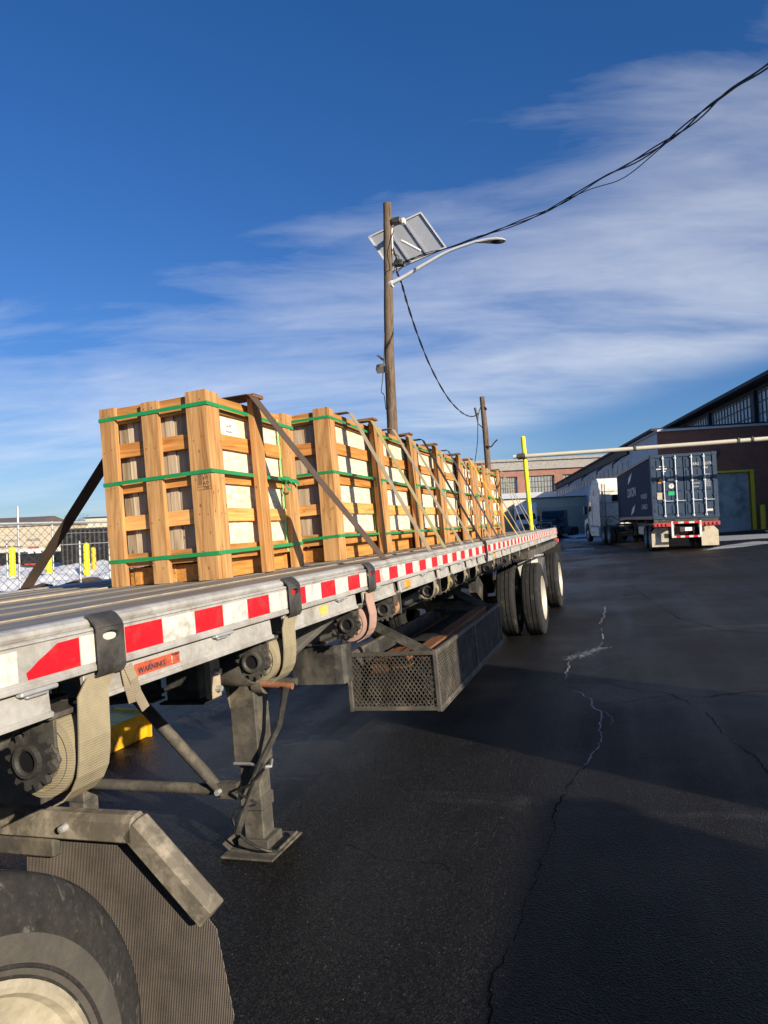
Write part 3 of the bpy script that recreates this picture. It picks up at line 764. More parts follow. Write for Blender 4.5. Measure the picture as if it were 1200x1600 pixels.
# wheels of the trailer
def tyre_profile(w, r):
    h = w/2
    return [(-h*.62, r*.58), (-h*.80, r*.60), (-h*.96, r*.69), (-h*1.0, r*.76), (-h*.98, r*.86), (-h*.90, r*.945), (-h*.80, r*.985), (-h*.72, r),
            (-h*.46, r), (-h*.45, r-.013), (-h*.40, r-.013), (-h*.39, r), (-h*.06, r), (-h*.05, r-.013), (h*.0, r-.013), (h*.05, r-.013), (h*.06, r),
            (h*.39, r), (h*.40, r-.013), (h*.45, r-.013), (h*.46, r), (h*.72, r), (h*.80, r*.985), (h*.90, r*.945), (h*.98, r*.86), (h*1.0, r*.76), (h*.96, r*.69), (h*.80, r*.60), (h*.62, r*.58)]
def wheel(parent, cx, cy, cz, off, side, r=.515, w=.275, rim='rim_white', tyre='rubber', seg=56, outer=True, lugs=True, rr=.60, shallow=False):
    t = MB(); t.lathe(tyre_profile(w, r), seg, 'X', (cx, cy, cz))
    if lugs:
        # raised ring on the sidewall and lettering-like lugs
        t.lathe([(side*w*.497, r*.70), (side*w*.507, r*.705), (side*w*.507, r*.715), (side*w*.49, r*.72)], seg, 'X', (cx, cy, cz))
    wo = tp(t, 'wheel', tyre, parent=parent, off=off, smooth=True)
    m = MB(); s = side*w/2
    R_ = r*rr
    if outer:
        prof = [(s*.86, R_*1.0), (s*.98, R_*1.02), (s*1.0, R_*.985), (s*.93, R_*.955), (s*.62, R_*.93), (s*.30, R_*.86), (-s*.10, R_*.80), (-s*.28, R_*.70), (-s*.22, R_*.52), (-s*.05, R_*.40), (s*.25, R_*.36), (s*.45, R_*.34), (s*.60, R_*.22), (s*.62, 0)]
    else:
        prof = [(s*.8, R_), (s*.6, R_*.93), (s*.2, R_*.8), (s*.1, R_*.3), (s*.1, 0)]
    if shallow: prof = [(s*.80, R_*1.0), (s*.97, R_*1.02), (s*1.0, R_*.985), (s*.97, R_*.955), (s*.86, R_*.93), (s*.80, R_*.84), (s*.70, R_*.66), (s*.52, R_*.50), (s*.50, R_*.40), (s*.75, R_*.36), (s*.85, R_*.30), (s*.88, 0)]
    m.lathe(prof, seg, 'X', (cx, cy, cz)); ro = tp(m, 'rim', rim, parent=wo, off=off, smooth=True)
    if outer:
        m = MB()
        for i in range(10):
            a = 2*math.pi*i/10
            m.lathe([(cx+0, 0), (cx+0, .016), (cx+.03*side, .016), (cx+.035*side, 0)], 6, 'X', (-s*.20, cy+math.cos(a)*R_*.60, cz+math.sin(a)*R_*.60))
        tp(m, 'lug_nuts', 'steel_dusty', parent=ro, off=off)
    return wo
for ay in (10.14, 13.24):
    ax = MB(); ax.tube([(-3.5, ay, .515), (-1.35, ay, .515)], .065, 10); tp(ax, 'axle', 'steel_dark', smooth=True)
    wheel(trailer, -1.10-.1375, ay, .515, TL, 1); wheel(trailer, -1.59, ay, .515, TL, 1, outer=False)
    wheel(trailer, -3.74+.1375, ay, .515, TL, -1); wheel(trailer, -3.25, ay, .515, TL, -1, outer=False)
    for bx in (-2.86, -1.98):
        h = MB(); h.prism([(bx-.05, ay-.75, .95), (bx-.05, ay-.55, .95), (bx-.05, ay+.1, .60), (bx-.05, ay-.1, .45), (bx-.05, ay-.75, .72)], (0, 0, 0), (.1, 0, 0)); tp(h, 'suspension_hanger', 'steel_dark')
        h = MB(); h.lathe([(.60, .0), (.60, .10), (.70, .13), (.80, .10), (.93, .11), (.93, 0)], 16, 'Z', (bx, ay+.35, 0)); tp(h, 'air_spring', 'rubber_far', smooth=True)
# white mud flap and bent fender arm behind the front axle
g = MB()
for i, (xa, xb, dy) in enumerate(((-1.56, -1.44, .0), (-1.44, -1.34, .03), (-1.34, -1.24, -.01), (-1.24, -1.13, .035))):
    g.prism([(xa, 11.0+dy, 1.06), (xb, 11.0-dy*.5, 1.06), (xb+.01, 11.0-dy, .60), (xa+.01, 11.0+dy, .52)], (0, 0, 0), (0, .006, 0))
tp(g, 'mud_flap', 'white_paint')
g = MB(); g.tube([(-1.75, 9.6, 1.12), (-1.5, 9.75, 1.13), (-1.2, 10.2, 1.12), (-1.15, 10.95, 1.10)], .018, 8); tp(g, 'flap_arm', 'aluminium', smooth=True)
g = MB(); g.box(-1.6, -1.1, 13.9, 13.91, .35, 1.15); tp(g, 'mud_flap', 'rubber_far')
g = MB(); g.bar((-1.9, 14.4, .55), (-2.0, 14.5, 1.25), .08, .08); g.bar((-2.9, 14.4, .55), (-2.85, 14.5, 1.25), .08, .08); g.box(-3.5, -1.35, 14.36, 14.46, .48, .58); tp(g, 'rear_guard', 'steel_dark')
g = MB(); g.bar((-1.24, 9.5, 1.17), (-1.24, 14.4, 1.17), .10, .10); tp(g, 'fender_rail', 'steel_dusty')

# winches under the rail
def winch(y, z, r, mat, big=True):
    cx = XR-.075
    b = MB(); b.box(cx-.045, cx+.045, y-.005, y+.004, z+.02, 1.276); b.prism([(cx-.05, y-.006, z+.03), (cx+.03, y-.006, z+.045), (cx+.055, y-.006, z-.005), (cx+.02, y-.006, z-.05), (cx-.05, y-.006, z-.03)], (0, 0, 0), (0, .01, 0))
    b.box(cx-.05, cx+.05, y+.112, y+.12, z-.045, 1.276); b.box(cx-.05, cx+.05, y-.02, y+.14, 1.262, 1.274)
    w = tp(b, 'winch', 'steel_dusty' if big else 'steel_dark', bevel=.002)
    g = MB(); n = 13; poly = []
    for i in range(n):
        a0 = 2*math.pi*i/n
        for da, rr in ((0, .052), (.10, .068), (.22, .068), (.36, .053)):
            a1 = a0+da*2*math.pi/n*2.2/1.0 if False else a0+da*(2*math.pi/n)*1.9
            poly.append((cx-.012+math.cos(a1)*rr, y-.026, z+math.sin(a1)*rr))
    g.prism(poly, (0, 0, 0), (0, .014, 0))
    g.lathe([(y-.034, .024), (y-.038, .029), (y-.038, .036), (y-.026, .038)], 20, 'Y', (cx-.012, 0, z))
    g.lathe([(y-.034, .024), (y+.12, .024)], 16, 'Y', (cx-.012, 0, z))
    g.cur = 1; g.lathe([(y-.030, 0), (y-.030, .0238)], 16, 'Y', (cx-.012, 0, z))  # near-black disc paints the shade inside the drum bore
    tp(g, 'ratchet_gear', None, parent=w, off=TL, mats=['steel_dark', 'cable'])
    p = MB(); p.bar((cx-.035, y-.018, z+.085), (cx+.012, y-.018, z+.048), .014, .026, up=(0, 0, 1)); p.lathe([(y-.032, 0), (y-.032, .014), (y-.008, .014)], 10, 'Y', (cx-.035, 0, z+.088))
    tp(p, 'pawl', 'steel_dark', parent=w, off=TL)
    s = MB(); s.lathe([(y+.006, .03), (y+.008, r*.6), (y+.004, r*.62), (y+.009, r*.80), (y+.005, r*.82), (y+.009, r), (y+.104, r), (y+.104, .03)], 36, 'Y', (cx-.012, 0, z))
    tp(s, 'strap_roll', mat, parent=w, off=TL, smooth=True)
    return w
WIN = [(1.215, 1.175, .095, 'strap_cream'), (2.205, 1.195, .082, 'strap_cream'), (3.12, 1.19, .086, 'strap_pink'), (3.67, 1.195, .055, 'strap_orange'),
       (4.62, 1.20, .05, 'strap_cream'), (5.06, 1.205, .05, 'strap_olive'), (5.63, 1.205, .05, 'strap_cream'), (6.13, 1.205, .05, 'strap_cream'),
       (6.90, 1.19, .055, 'strap_cream'), (7.38, 1.19, .055, 'strap_navy'), (8.02, 1.19, .05, 'strap_cream'), (8.88, 1.19, .05, 'strap_yellow'), (9.86, 1.19, .05, 'strap_cream'), (10.9, 1.19, .05, 'strap_cream'), (11.4, 1.19, .05, 'strap_cream')]
for i, (y, z, r, mm) in enumerate(WIN): winch(y, z, r, mm, i < 4)

# ================================================================== crates
CX0, CX1 = -2.49, -1.84                     # across the trailer
CRW = CX1-CX0
def crate(label, y0, L, H, seed=0, brace_at=None, paper=False, group='wooden crates standing in a row on the trailer', lean=0.):
    rnd = random.Random(seed); c = Vector(((CX0+CX1)/2, y0+L/2, ZD))
    t = thing('wooden_crate', label, 'crate', TM, c, rz=R(rnd.uniform(-.5, .5)) if seed else 0, group=group)
    hw, hl = CRW/2, L/2; k = H/.925
    def add(mb, n, mat, **kw): return mb.obj(n, mat, t, **kw)
    th = .027; sl = .018; J = lambda a=.004: rnd.uniform(-a, a)
    # inner chip-board box, front and back of upright grey boards
    m = MB(); m.box(hw-th-sl-.012, hw-th-sl, -hl+.07, hl-.07, .10*k, H-.03); add(m, 'side_panel', 'chip_board')
    m = MB(); m.box(-hw+th+sl, -hw+th+sl+.012, -hl+.07, hl-.07, .10*k, H-.03); add(m, 'side_panel', 'chip_board')
    for s in (-1, 1):
        m = MB(); x = -hw+.07
        while x < hw-.075:
            w = rnd.uniform(.028, .062); y = s*(hl-th-sl-.008-rnd.uniform(0, .012)); m.box(x, min(x+w-.003, hw-.07), min(y, y-s*.012), max(y, y-s*.012), .10*k, H-.03); x += w
        add(m, 'end_panel', 'grey_board')
    m = MB(); m.box(-hw+.07, hw-.07, -hl+.07, hl-.07, H-.045, H-.03); m.box(-hw+.07, hw-.07, -hl+.07, hl-.07, .10*k, .12*k); add(m, 'lid', 'chip_board')
    zs = [(H-.085, H-.004), (.66*k, .735*k), (.475*k, .545*k), (.285*k, .355*k), (.095*k, .165*k)]
    for s in (-1, 1):
        m = MB()
        for z0, z1 in zs: m.box(-hw+.012, hw-.012, min(s*(hl-th), s*(hl-th-sl)), max(s*(hl-th), s*(hl-th-sl)), z0+J(), z1+J())
        add(m, 'end_slats', 'pine_across_x', bevel=.0015)
        m = MB()
        for z0, z1 in zs: m.box(min(s*(hw-th), s*(hw-th-sl)), max(s*(hw-th), s*(hw-th-sl)), -hl+.036, hl-.036, z0+J(), z1+J())
        add(m, 'side_slats', 'pine_across_y', bevel=.0015)
    # uprights: end boards at left, middle and right; side boards at both ends
    for s in (-1, 1):
        ya, yb = min(s*hl, s*(hl-th)), max(s*hl, s*(hl-th))
        for x0, x1, top in ((-hw, -hw+.092, 0), (-.065, .03, -.002), (hw-.118, hw-.002, .012)):
            m = MB(); q = J(.002); dx = J(.004)
            m.prism([(x0+dx, ya+q, 0), (x1+dx, ya+q, 0), (x1+J(.004), ya+q, H+top), (x0+J(.004), ya+q, H+top)], (0, 0, 0), (0, th, 0))
            yn = (ya+q-.0008) if s < 0 else (ya+q+th+.0008); m.cur = 1
            for z0, z1 in zs:
                for fx_ in (.25, .72):
                    zc = (z0+z1)/2+J(.014); xc = x0+(x1-x0)*fx_+J(.006); m.add([(xc+.0042*math.cos(k_*1.0472), yn, zc+.0042*math.sin(k_*1.0472)) for k_ in range(6)], [(0, 1, 2, 3, 4, 5)])
            add(m, 'upright', None, mats=['pine_upright', 'rusty'])
        xa = hw-th if s > 0 else -hw
        for y0_, y1_ in ((-hl+th+.002, -hl+th+.092), (hl-th-.094, hl-th-.002)):
            m = MB(); dy = J(.005); lean_ = J(.01)
            m.prism([(xa, y0_, 0), (xa, y1_, 0), (xa, y1_+lean_, H+.008), (xa, y0_+lean_, H+.008)], (0, 0, 0), (th, 0, 0))
            xn = xa-.0008 if s < 0 else xa+th+.0008; m.cur = 1
            for z0, z1 in zs:
                for fy_ in (.25, .72):
                    zc = (z0+z1)/2+J(.014); yc = y0_+(y1_-y0_)*fy_+J(.006); m.add([(xn, yc+.0042*math.cos(k_*1.0472), zc+.0042*math.sin(k_*1.0472)) for k_ in range(6)], [(0, 1, 2, 3, 4, 5)])
            add(m, 'upright', None, mats=['pine_upright', 'rusty'])
    # skids
    m = MB()
    for x in (-hw+.09, -.02, hw-.12): m.box(x, x+.04, -hl+.07, hl-.07, 0, .09*k)
    for y in (-hl+.075, hl-.115): m.box(-hw+.06, hw-.06, y, y+.04, 0, .085*k)
    add(m, 'skid', 'pine_across_y')
    # brace under the cargo strap with a cap board
    for by in (brace_at if brace_at is not None else [0.]):
        m = MB(); m.prism([(hw, by-.045, .0), (hw, by+.045, .0), (hw+.0, by+.035, H+.03), (hw, by-.055, H+.03)], (0, 0, 0), (.036, 0, 0)); add(m, 'brace', 'pine_upright', bevel=.003)
        m = MB(); m.box(hw-.16, hw+.05, by-.06, by+.05, H+.031, H+.05); add(m, 'cap_board', 'brown_timber', bevel=.003)
    # green steel bands round the crate
    e = .003
    for z in (.155*k*.9, .53*k, H-.065):
        m = MB(); hb = .0095; dz = [J(.012) for _ in range(4)]
        C = [(hw+e, -hl-e), (hw+e, hl+e), (-hw-e, hl+e), (-hw-e, -hl-e)]
        for i in range(4):
            a, b = C[i], C[(i+1) % 4]
            za, zb = z+dz[i], z+dz[(i+1) % 4]
            nx, ny = (b[1]-a[1]), -(b[0]-a[0]); l = math.hypot(nx, ny); nx, ny = nx/l*.0015, ny/l*.0015
            vs = []
            for (px, py, pz) in ((a[0], a[1], za), (b[0], b[1], zb)):
                for dz_ in (-hb, hb):
                    vs += [(px, py, pz+dz_), (px+nx, py+ny, pz+dz_)]
            m.add(vs, [(0, 4, 6, 2), (1, 3, 7, 5), (2, 6, 7, 3), (0, 1, 5, 4), (0, 2, 3, 1), (4, 5, 7, 6)])
        add(m, 'green_band', 'green_band')
    m = MB(); yb = hl-th-.12; m.box(hw-th+.001, hw-th+.0025, yb-.009, yb+.009, .10*k, H-.03); add(m, 'upright_band', 'green_band_light')
    # loose tail of the band
    m = MB(); y = yb; z = .53*k; pts = [(hw+.008, y-.07, z), (hw+.02, y, z-.004), (hw+.03, y+.02, z-.03), (hw+.035, y-.0, z-.07), (hw+.02, y-.03, z-.06), (hw+.015, y-.035, z-.02)]
    m.ribbon(pts, .014, .0015, (0, .3, 1)); m.ribbon([(hw+.01, y-.02, z-.005), (hw+.022, y+.08, z-.012), (hw+.03, y+.12, z-.03)], .02, .002, (0, .1, 1)); m.box(hw-.0, hw+.014, y-.03, y+.03, z-.014, z+.014)
    add(m, 'band_tail', 'green_band')
    if paper:
        m = MB(); m.box(hw-th-sl+.0005, hw-th-sl+.002, -hl+.185, -hl+.335, H-.205, H-.105); p = add(m, 'paper_label', 'paper')
        for i, (s_, w_) in enumerate((('GLASS', .02), ('FRAGILE', .018))):
            text(s_, w_, 'ink', t, basis((hw-th-sl+.003, -hl+.26, H-.135-i*.032), (0, 1, 0), (0, 0, 1)), 'handwriting', .0004)
        for s_, dz in (('HT', .0), ('KD', -.025), ('DB', -.05)):
            text(s_, .022, 'stamp_ink', t, basis((hw-.035, -hl-.0012, .50-.0+dz), (1, 0, 0), (0, 0, 1)), 'heat_stamp', .0004)
        m = MB(); X_, Z_ = hw-.075, .455
        for (xa, xb, za, zb) in ((-.012, .068, .072, .0745), (-.012, .068, -.012, -.0095), (-.012, -.0095, -.012, .0745), (.0655, .068, -.012, .0745), (.022, .0245, .004, .0745), (-.012, .068, .003, .0055)):
            m.box(X_+xa, X_+xb, -hl-.0008, -hl+.001, Z_+za, Z_+zb)
        for q in range(7): m.box(X_-.006+q*.0035, X_-.0045+q*.0035, -hl-.0008, -hl+.001, Z_+.012, Z_+.066)
        add(m, 'stamp_frame', 'stamp_ink')
    return t
crate('nearest wooden crate of the row, lower than the rest, with a white paper label', 2.89, .93, .925, 1, [3.29+.05-2.89-.465], True)
specs = [('second wooden crate in the row, its whole front face showing behind the nearest crate', 4.40, 1.03, 1.065, [.42-.03]),
         ('third wooden crate in the row, in front of the foot of the thick pole', 5.47, 1.03, 1.06, [.35]),
         ('fourth wooden crate counted from the low crate with the paper label', 6.54, 1.06, 1.06, [.25]),
         ('fifth wooden crate counted from the low crate with the paper label', 7.64, 1.02, 1.055, [.35]),
         ('sixth wooden crate counted from the low crate, under the upper end of the yellow strap', 8.70, .98, 1.05, [.1]),
         ('seventh wooden crate in the row, last but one', 9.72, 1.03, 1.05, [0.]),
         ('last wooden crate at the far end, next to the bare deck', 10.80, 1.10, 1.05, [.2])]
for i, (lb, y, L, H, br) in enumerate(specs):
    crate(lb, y, L, H, i+2, [b-L/2+.5 if False else b-.0 for b in br])

# ================================================================== straps over the load
def cargo_strap(label, st, sf, zt, mat, xtop=CX1+.045, w=.095, outside=False, sl=None):
    L0 = Vector((XR, sf, 1.46)); t = thing('cargo_strap', label, 'strap', TM, L0, group='straps over the crates')
    sl = sf if sl is None else sl
    zt2 = zt
    pts = [(XL-.002, sl, 1.30), (XL-.004, sl, 1.478), (XL+.02, sl, 1.482)]
    A = Vector((XL+.02, sl, 1.482)); B = Vector((CX0-.045, st-.03, zt2))
    pts += [A.lerp(B, f) for f in (.33, .66)]+[B, (CX0-.02, st-.02, zt2+.006), (xtop-.01, st, zt2+.006), (xtop+.006, st, zt2-.004)]
    B = Vector((xtop+.006, st, zt2-.004)); C = Vector((XR-.03, sf-.01, 1.482))
    for f in (.25, .5, .75): pts.append(B.lerp(C, f)-Vector((0, 0, .006*math.sin(f*math.pi))))
    if outside: pts += [C, (XR-.002, sf, 1.479), (XR+.004, sf+.01, 1.45), (XR+.003, sf+.03, 1.34), (XR-.01, sf+.04, 1.24)]
    else: pts += [C, (XR-.02, sf, 1.478)]
    m = MB(); m.ribbon(pts, w, .0035); m.obj('webbing', mat, t, off=L0)
    if not outside:
        wy = min((q for q in WIN), key=lambda q: abs(q[0]+.055-sf)) if False else None
        sy = min(strap_slots, key=lambda q: abs(q-sf)); r = .052; cx = XR-.087; z = 1.2
        p2 = [(XR-.045, sy, 1.36), (XR-.03, sy, 1.27), (XR-.03, sy, 1.22)]
        for k in range(6):
            a = -k*math.pi/6; p2.append((cx+math.cos(a)*r, sy, z+math.sin(a)*r))
        m = MB(); m.ribbon(p2, .075, .0035); m.obj('webbing_tail', mat, t, off=L0)
    return t
SB = CAPZ = ZD+.925+.055
ZT = ZD+1.065+.022
cargo_strap('nearest strap, dark brown webbing slanting from the lowest crate to the deck edge', 3.27, 3.575, ZD+.925+.03, 'strap_brown', sl=3.42)
for lb, st, sf, mt in (
    ('grey-tan webbing strap over the second crate, second nearest of all the straps', 4.74, 4.55, 'strap_tan'),
    ('olive webbing strap between second and third crates, third nearest of all', 5.21, 4.98, 'strap_olive'),
    ('tan webbing strap in front of the third crate, just right of the thick pole', 5.76, 5.58, 'strap_tan'),
    ('pale grey webbing strap just left of the wide black strap', 6.22, 6.05, 'strap_tan'),
    ('dull tan webbing strap between the wide black strap and the navy strap', 7.25, 6.96, 'strap_tan'),
    ('navy blue webbing strap right of the wide black strap', 7.85, 7.42, 'strap_navy'),
    ('thin tan webbing strap between the navy strap and the yellow strap', 8.40, 7.95, 'strap_tan'),
    ('bright yellow webbing strap crossing the sixth crate', 9.05, 8.90, 'strap_yellow'),
    ('thin tan webbing strap just beyond the yellow strap', 9.95, 9.30, 'strap_tan'),
    ('cream strap from the last crate, nearest of three pale ones on the bare deck end', 11.80, 9.75, 'strap_cream'),
    ('cream strap from the last crate, middle of three pale ones on the bare deck end', 11.72, 10.75, 'strap_cream'),
    ('cream strap ending farthest along the deck, close before the tail', 11.86, 11.25, 'strap_cream')):
    cargo_strap(lb, st, sf, ZT-.01, mt, w=.09 if sf < 8.5 else .07)
cargo_strap('wide black strap running outside the red and white tape', 6.74, 6.45, ZT, 'strap_black', outside=True, w=.1)

# loose straps with flat hooks hung over the rail
def hook_strap(label, y, mat, wz, wr, gap):
    o = Vector((XR, y, 1.46)); t = thing('hooked_strap', label, 'strap', TM, o, group='slack straps hooked over the rail')
    m = MB(); w = .046
    def plate(path, hole=False):
        m.ribbon(path, w*2, .005)
    plate([(XR-.020, y, 1.4775), (XR-.008, y, 1.472), (XR+.003, y, 1.461), (XR+.009, y, 1.453), (XR+.0125, y, 1.445)])
    # face with an oval hole
    x0, x1 = XR+.010, XR+.015; zt, zb, hz = 1.445, 1.354, 1.425; n = 24
    out_, inn = [], []
    for i in range(n):
        a = 2*math.pi*i/n; ca, sa = math.cos(a), math.sin(a)
        s = min((w/abs(ca)) if abs(ca) > 1e-6 else 9, ((zt-hz)/sa if sa > 0 else (hz-zb)/-sa) if abs(sa) > 1e-6 else 9)
        out_.append((y+ca*s, hz+sa*s)); inn.append((y+ca*.029, hz+sa*.0115))
    # add exact corners by snapping the nearest points
    for cy_, cz_ in ((y-w, zt), (y+w, zt), (y+w, zb), (y-w, zb)):
        j = min(range(n), key=lambda q: (out_[q][0]-cy_)**2+(out_[q][1]-cz_)**2); out_[j] = (cy_, cz_)
    vs = [(x, a, b) for x in (x0, x1) for ring in (out_, inn) for a, b in ring]
    fs = []
    for i in range(n):
        j = (i+1) % n
        fs += [(i, j, n+j, n+i), (2*n+i, 3*n+i, 3*n+j, 2*n+j), (i, 2*n+i, 2*n+j, j), (n+i, n+j, 3*n+j, 3*n+i)]
    m.add(vs, fs)
    m.ribbon([(XR+.0125, y, 1.354), (XR+.012, y, 1.345), (XR+.003, y, 1.333), (XR-.010, y, 1.330)], w*2, .005)
    m.obj('flat_hook', 'steel_dark', t, off=o, smooth=True)
    # webbing from the hook down round the roll of the winch
    cx = XR-.087; p = [(XR-.006, y-gap*.2, 1.335), (XR-.0, y-gap*.6, 1.30), (cx+wr+.022, y-gap, wz+.04), (cx+wr+.018, y-gap, wz)]
    for k in range(1, 5):
        a = -k*math.pi/10; p.append((cx+math.cos(a)*(wr+.018-.002*k), y-gap, wz+math.sin(a)*(wr+.018-.002*k)))
    m = MB(); m.ribbon(p, .098, .004); m.obj('webbing', mat, t, off=o)
    return t
hook_strap('slack cream strap hooked over the rail nearest the camera, above the orange sticker', 1.36, 'strap_cream', 1.165, .095, .095)
hook_strap('slack cream strap hooked over the rail between the landing gear and the yellow sticker', 2.365, 'strap_cream', 1.19, .082, .085)
hook_strap('slack pinkish strap hooked over the rail above the splash box', 3.235, 'strap_pink', 1.19, .086, .055)
o = Vector((XR, 1.40, 1.33)); t = thing('torn_rag', 'frayed strip of pale cloth dangling below the nearest strap hook', 'rag', TM, o)
m = MB(); m.ribbon([(XR-.002, 1.43, 1.335), (XR+.004, 1.44, 1.30), (XR+.0, 1.455, 1.26), (XR+.006, 1.475, 1.215)], .03, .002, (0, 1, .3)); m.ribbon([(XR-.004, 1.42, 1.33), (XR, 1.425, 1.28), (XR-.004, 1.44, 1.24)], .022, .002, (.4, 1, .1)); m.obj('cloth', 'strap_tan', t, off=o)

# timbers and tarp in the basket
for i, (x, ya, yb, z, mm, lb) in enumerate(((-1.40, 4.75, 6.9, .74, 'brown_timber', 'reddish brown timber lying in the basket nearest its outer side'),
                                    (-1.55, 4.62, 6.6, .70, 'brown_timber', 'reddish brown timber, second from the outer side of the basket'),
                                    (-1.70, 4.60, 6.8, .68, 'brown_timber', 'weathered brown timber near the inner side of the basket'))):
    t = MB(); c = (x, (ya+yb)/2, z); t.bar((x, ya, z), (x+.02, yb, z+.03), .11, .085)
    o = t.obj('timber', mm, None, bevel=.004, off=c); put(o, TM, c); tag(o, lb, 'timber', 'timbers in the basket')
c = (-1.55, 5.9, .5); t = MB(); t.box(-1.84, -1.3, 4.6, 7.0, .43, .64); o = t.obj('folded_tarp', 'strap_black', None, bevel=.05, off=c); put(o, TM, c); tag(o, 'folded black tarpaulin filling the wire basket under the timbers', 'tarp')
c = (-1.42, 5.8, .76); t = MB()
import mathutils.noise as mnoise
nx, ny = 10, 26
for j in range(ny+1):
    for i in range(nx+1):
        x = -1.70+.40*i/nx; y = 5.05+1.5*j/ny; t.v.append((x, y, .795+.02*mnoise.noise(Vector((x*9, y*5, 0)))-.06*abs(i/nx-.5)**2*4))
for j in range(ny):
    for i in range(nx): a = j*(nx+1)+i; t.f.append([a, a+1, a+nx+2, a+nx+1]); t.mi.append(0)
t.f = t.f; o = t.obj('dark_cover', 'strap_black', None, smooth=True, off=c); s = o.modifiers.new('thick', 'SOLIDIFY'); s.thickness = .006
put(o, TM, c); tag(o, 'crumpled dark cloth draped over the timbers in the basket', 'cloth')

# ================================================================== tractor unit, only its rear corner in view
TR = Vector((-2.42, .2, 0))
tractor = thing('tractor_unit', 'dusty rear corner of the truck pulling the flatbed, with tyre, mud flap and fender bar', 'truck', TM, TR)
wheel(tractor, -1.255, .80, .56, TR, 1, w=.30, rim='rim_cream', seg=96, rr=.655, tyre='rubber_dusty', shallow=True); wheel(tractor, -1.61, .80, .545, TR, 1, outer=False)
wheel(tractor, -3.74+.14, .74, .515, TR, -1, w=.29, rim='rim_cream'); wheel(tractor, -1.25, -.62, .515, TR, 1, w=.29, rim='rim_cream', seg=64)
m = MB(); sx_ = -1.255+.15
m.lathe([(sx_-.006, .350), (sx_+.0005, .365), (sx_+.001, .41), (sx_-.002, .418), (sx_-.008, .418), (sx_-.012, .350)], 96, 'X', (0, .80, .56), close=True); m.obj('sidewall_ring', 'sidewall_dust', tractor, smooth=True, off=TR)
m = MB(); YF = 1.58
def barseg(a, b, h):       # bevelled square tube from a to b (x,z) in the plane Y=YF
    (xa, za), (xb, zb) = a, b; d = Vector((xb-xa, 0, zb-za)).normalized(); n = Vector((-d.z, 0, d.x)) if d.x > 0 else Vector((d.z, 0, -d.x))
    sec = [(-.030, -h), (-.030, h*.55), (-.012, h), (.022, h), (.032, h*.6), (.032, -h)]
    A = [Vector((xa, YF+q, za))+n*r for q, r in sec]; B = [Vector((xb, YF+q, zb))+n*r for q, r in sec]; k = len(sec)
    m.add(A+B, [list(range(k))[::-1], [k+i for i in range(k)]]+[(i, (i+1) % k, k+(i+1) % k, k+i) for i in range(k)])
barseg((-2.2, .862), (-1.335, .862), .036); barseg((-1.345, .868), (-1.115, .645), .036)
fb = m.obj('fender_bar', 'bar_dusty', tractor, bevel=.004, off=TR)
m = MB(); m.box(-1.90, -1.62, YF-.02, YF+.012, .765, .818); m.obj('flap_bracket', 'steel_dusty', tractor, bevel=.006, off=TR)
for x, z in ((-1.56, .862), ):
    b = MB(); b.lathe([(YF-.052, 0), (YF-.050, .010), (YF-.03, .012)], 10, 'Y', (x, 0, z)); b.obj('bolt', 'galvanised', tractor, off=TR, smooth=True)
m = MB(); poly = [(-1.76, .83), (-1.34, .835), (-1.112, .60), (-1.072, .385), (-1.085, .338), (-1.13, .318), (-1.76, .30)]
m.prism([(x, YF+.018-(.84-z)*.05, z) for x, z in poly], (0, 0, 0), (0, .003, 0)); m.obj('mud_flap', 'ribbed_flap', tractor, off=TR)
for x, z in ((-1.235, .695), (-1.18, .635)):
    b = MB(); b.lathe([(YF-.008, 0), (YF-.008, .007), (YF+.02, .007)], 8, 'Y', (x, 0, z)); b.obj('bolt', 'galvanised', tractor, off=TR)
m = MB(); m.box(-2.90, -2.82, -2.5, 2.1, .80, 1.06); m.box(-2.02, -1.94, -2.5, 1.9, .80, 1.06); m.box(-2.9, -1.94, 1.5, 1.6, .8, 1.0); m.obj('frame_rail', 'steel_dark', tractor, off=TR)
m = MB(); m.box(-3.5, -1.4, .68, .80, .45, .58); m.obj('drive_axle', 'steel_dark', tractor, off=TR)
m = MB(); m.lathe([(1.05, 0), (1.05, .45), (1.09, .45), (1.09, 0)], 24, 'Z', (-2.42, .3, 0)); m.obj('fifth_wheel', 'steel_dark', tractor, off=TR)
m = MB(); m.box(-1.55, -1.40, 1.42, 1.50, 1.0, 1.05); m.obj('rusty_block', 'rusty', tractor, off=TR)

# ================================================================== poles, lamp and cables
def bow(a, b, sag, n=24, wob=0., seed=0):
    rnd = random.Random(seed); a, b = Vector(a), Vector(b); out = []
    for i in range(n+1):
        f = i/n; p = a.lerp(b, f); p.z -= 4*sag*f*(1-f)
        if 0 < i < n: p += Vector([rnd.uniform(-wob, wob) for _ in range(3)])
        out.append(p)
    return out
D1 = 19.0
ptop = at(605, 318, D1); pmid = at(608.5, 560, D1-.1); pbot = at(614, 690, D1-.1)
pdir = (pbot-pmid).normalized(); base = pbot+pdir*((pbot.z-gz(pbot.x, pbot.y))/-pdir.z+.3)
pole = thing('utility_pole', 'tall weathered wooden pole rising behind the third crate, carrying the street lamp and solar panel', 'pole', WM, (base.x, base.y, base.z))
m = MB(); pts = spline([base, pbot, pmid, ptop.lerp(pmid, .45), ptop], 5)
m.tube(pts, [.165-.055*i/(len(pts)-1)+random.uniform(-.004, .004) for i in range(len(pts))], 14); m.obj('shaft', 'pole_wood', pole, smooth=True, off=base)
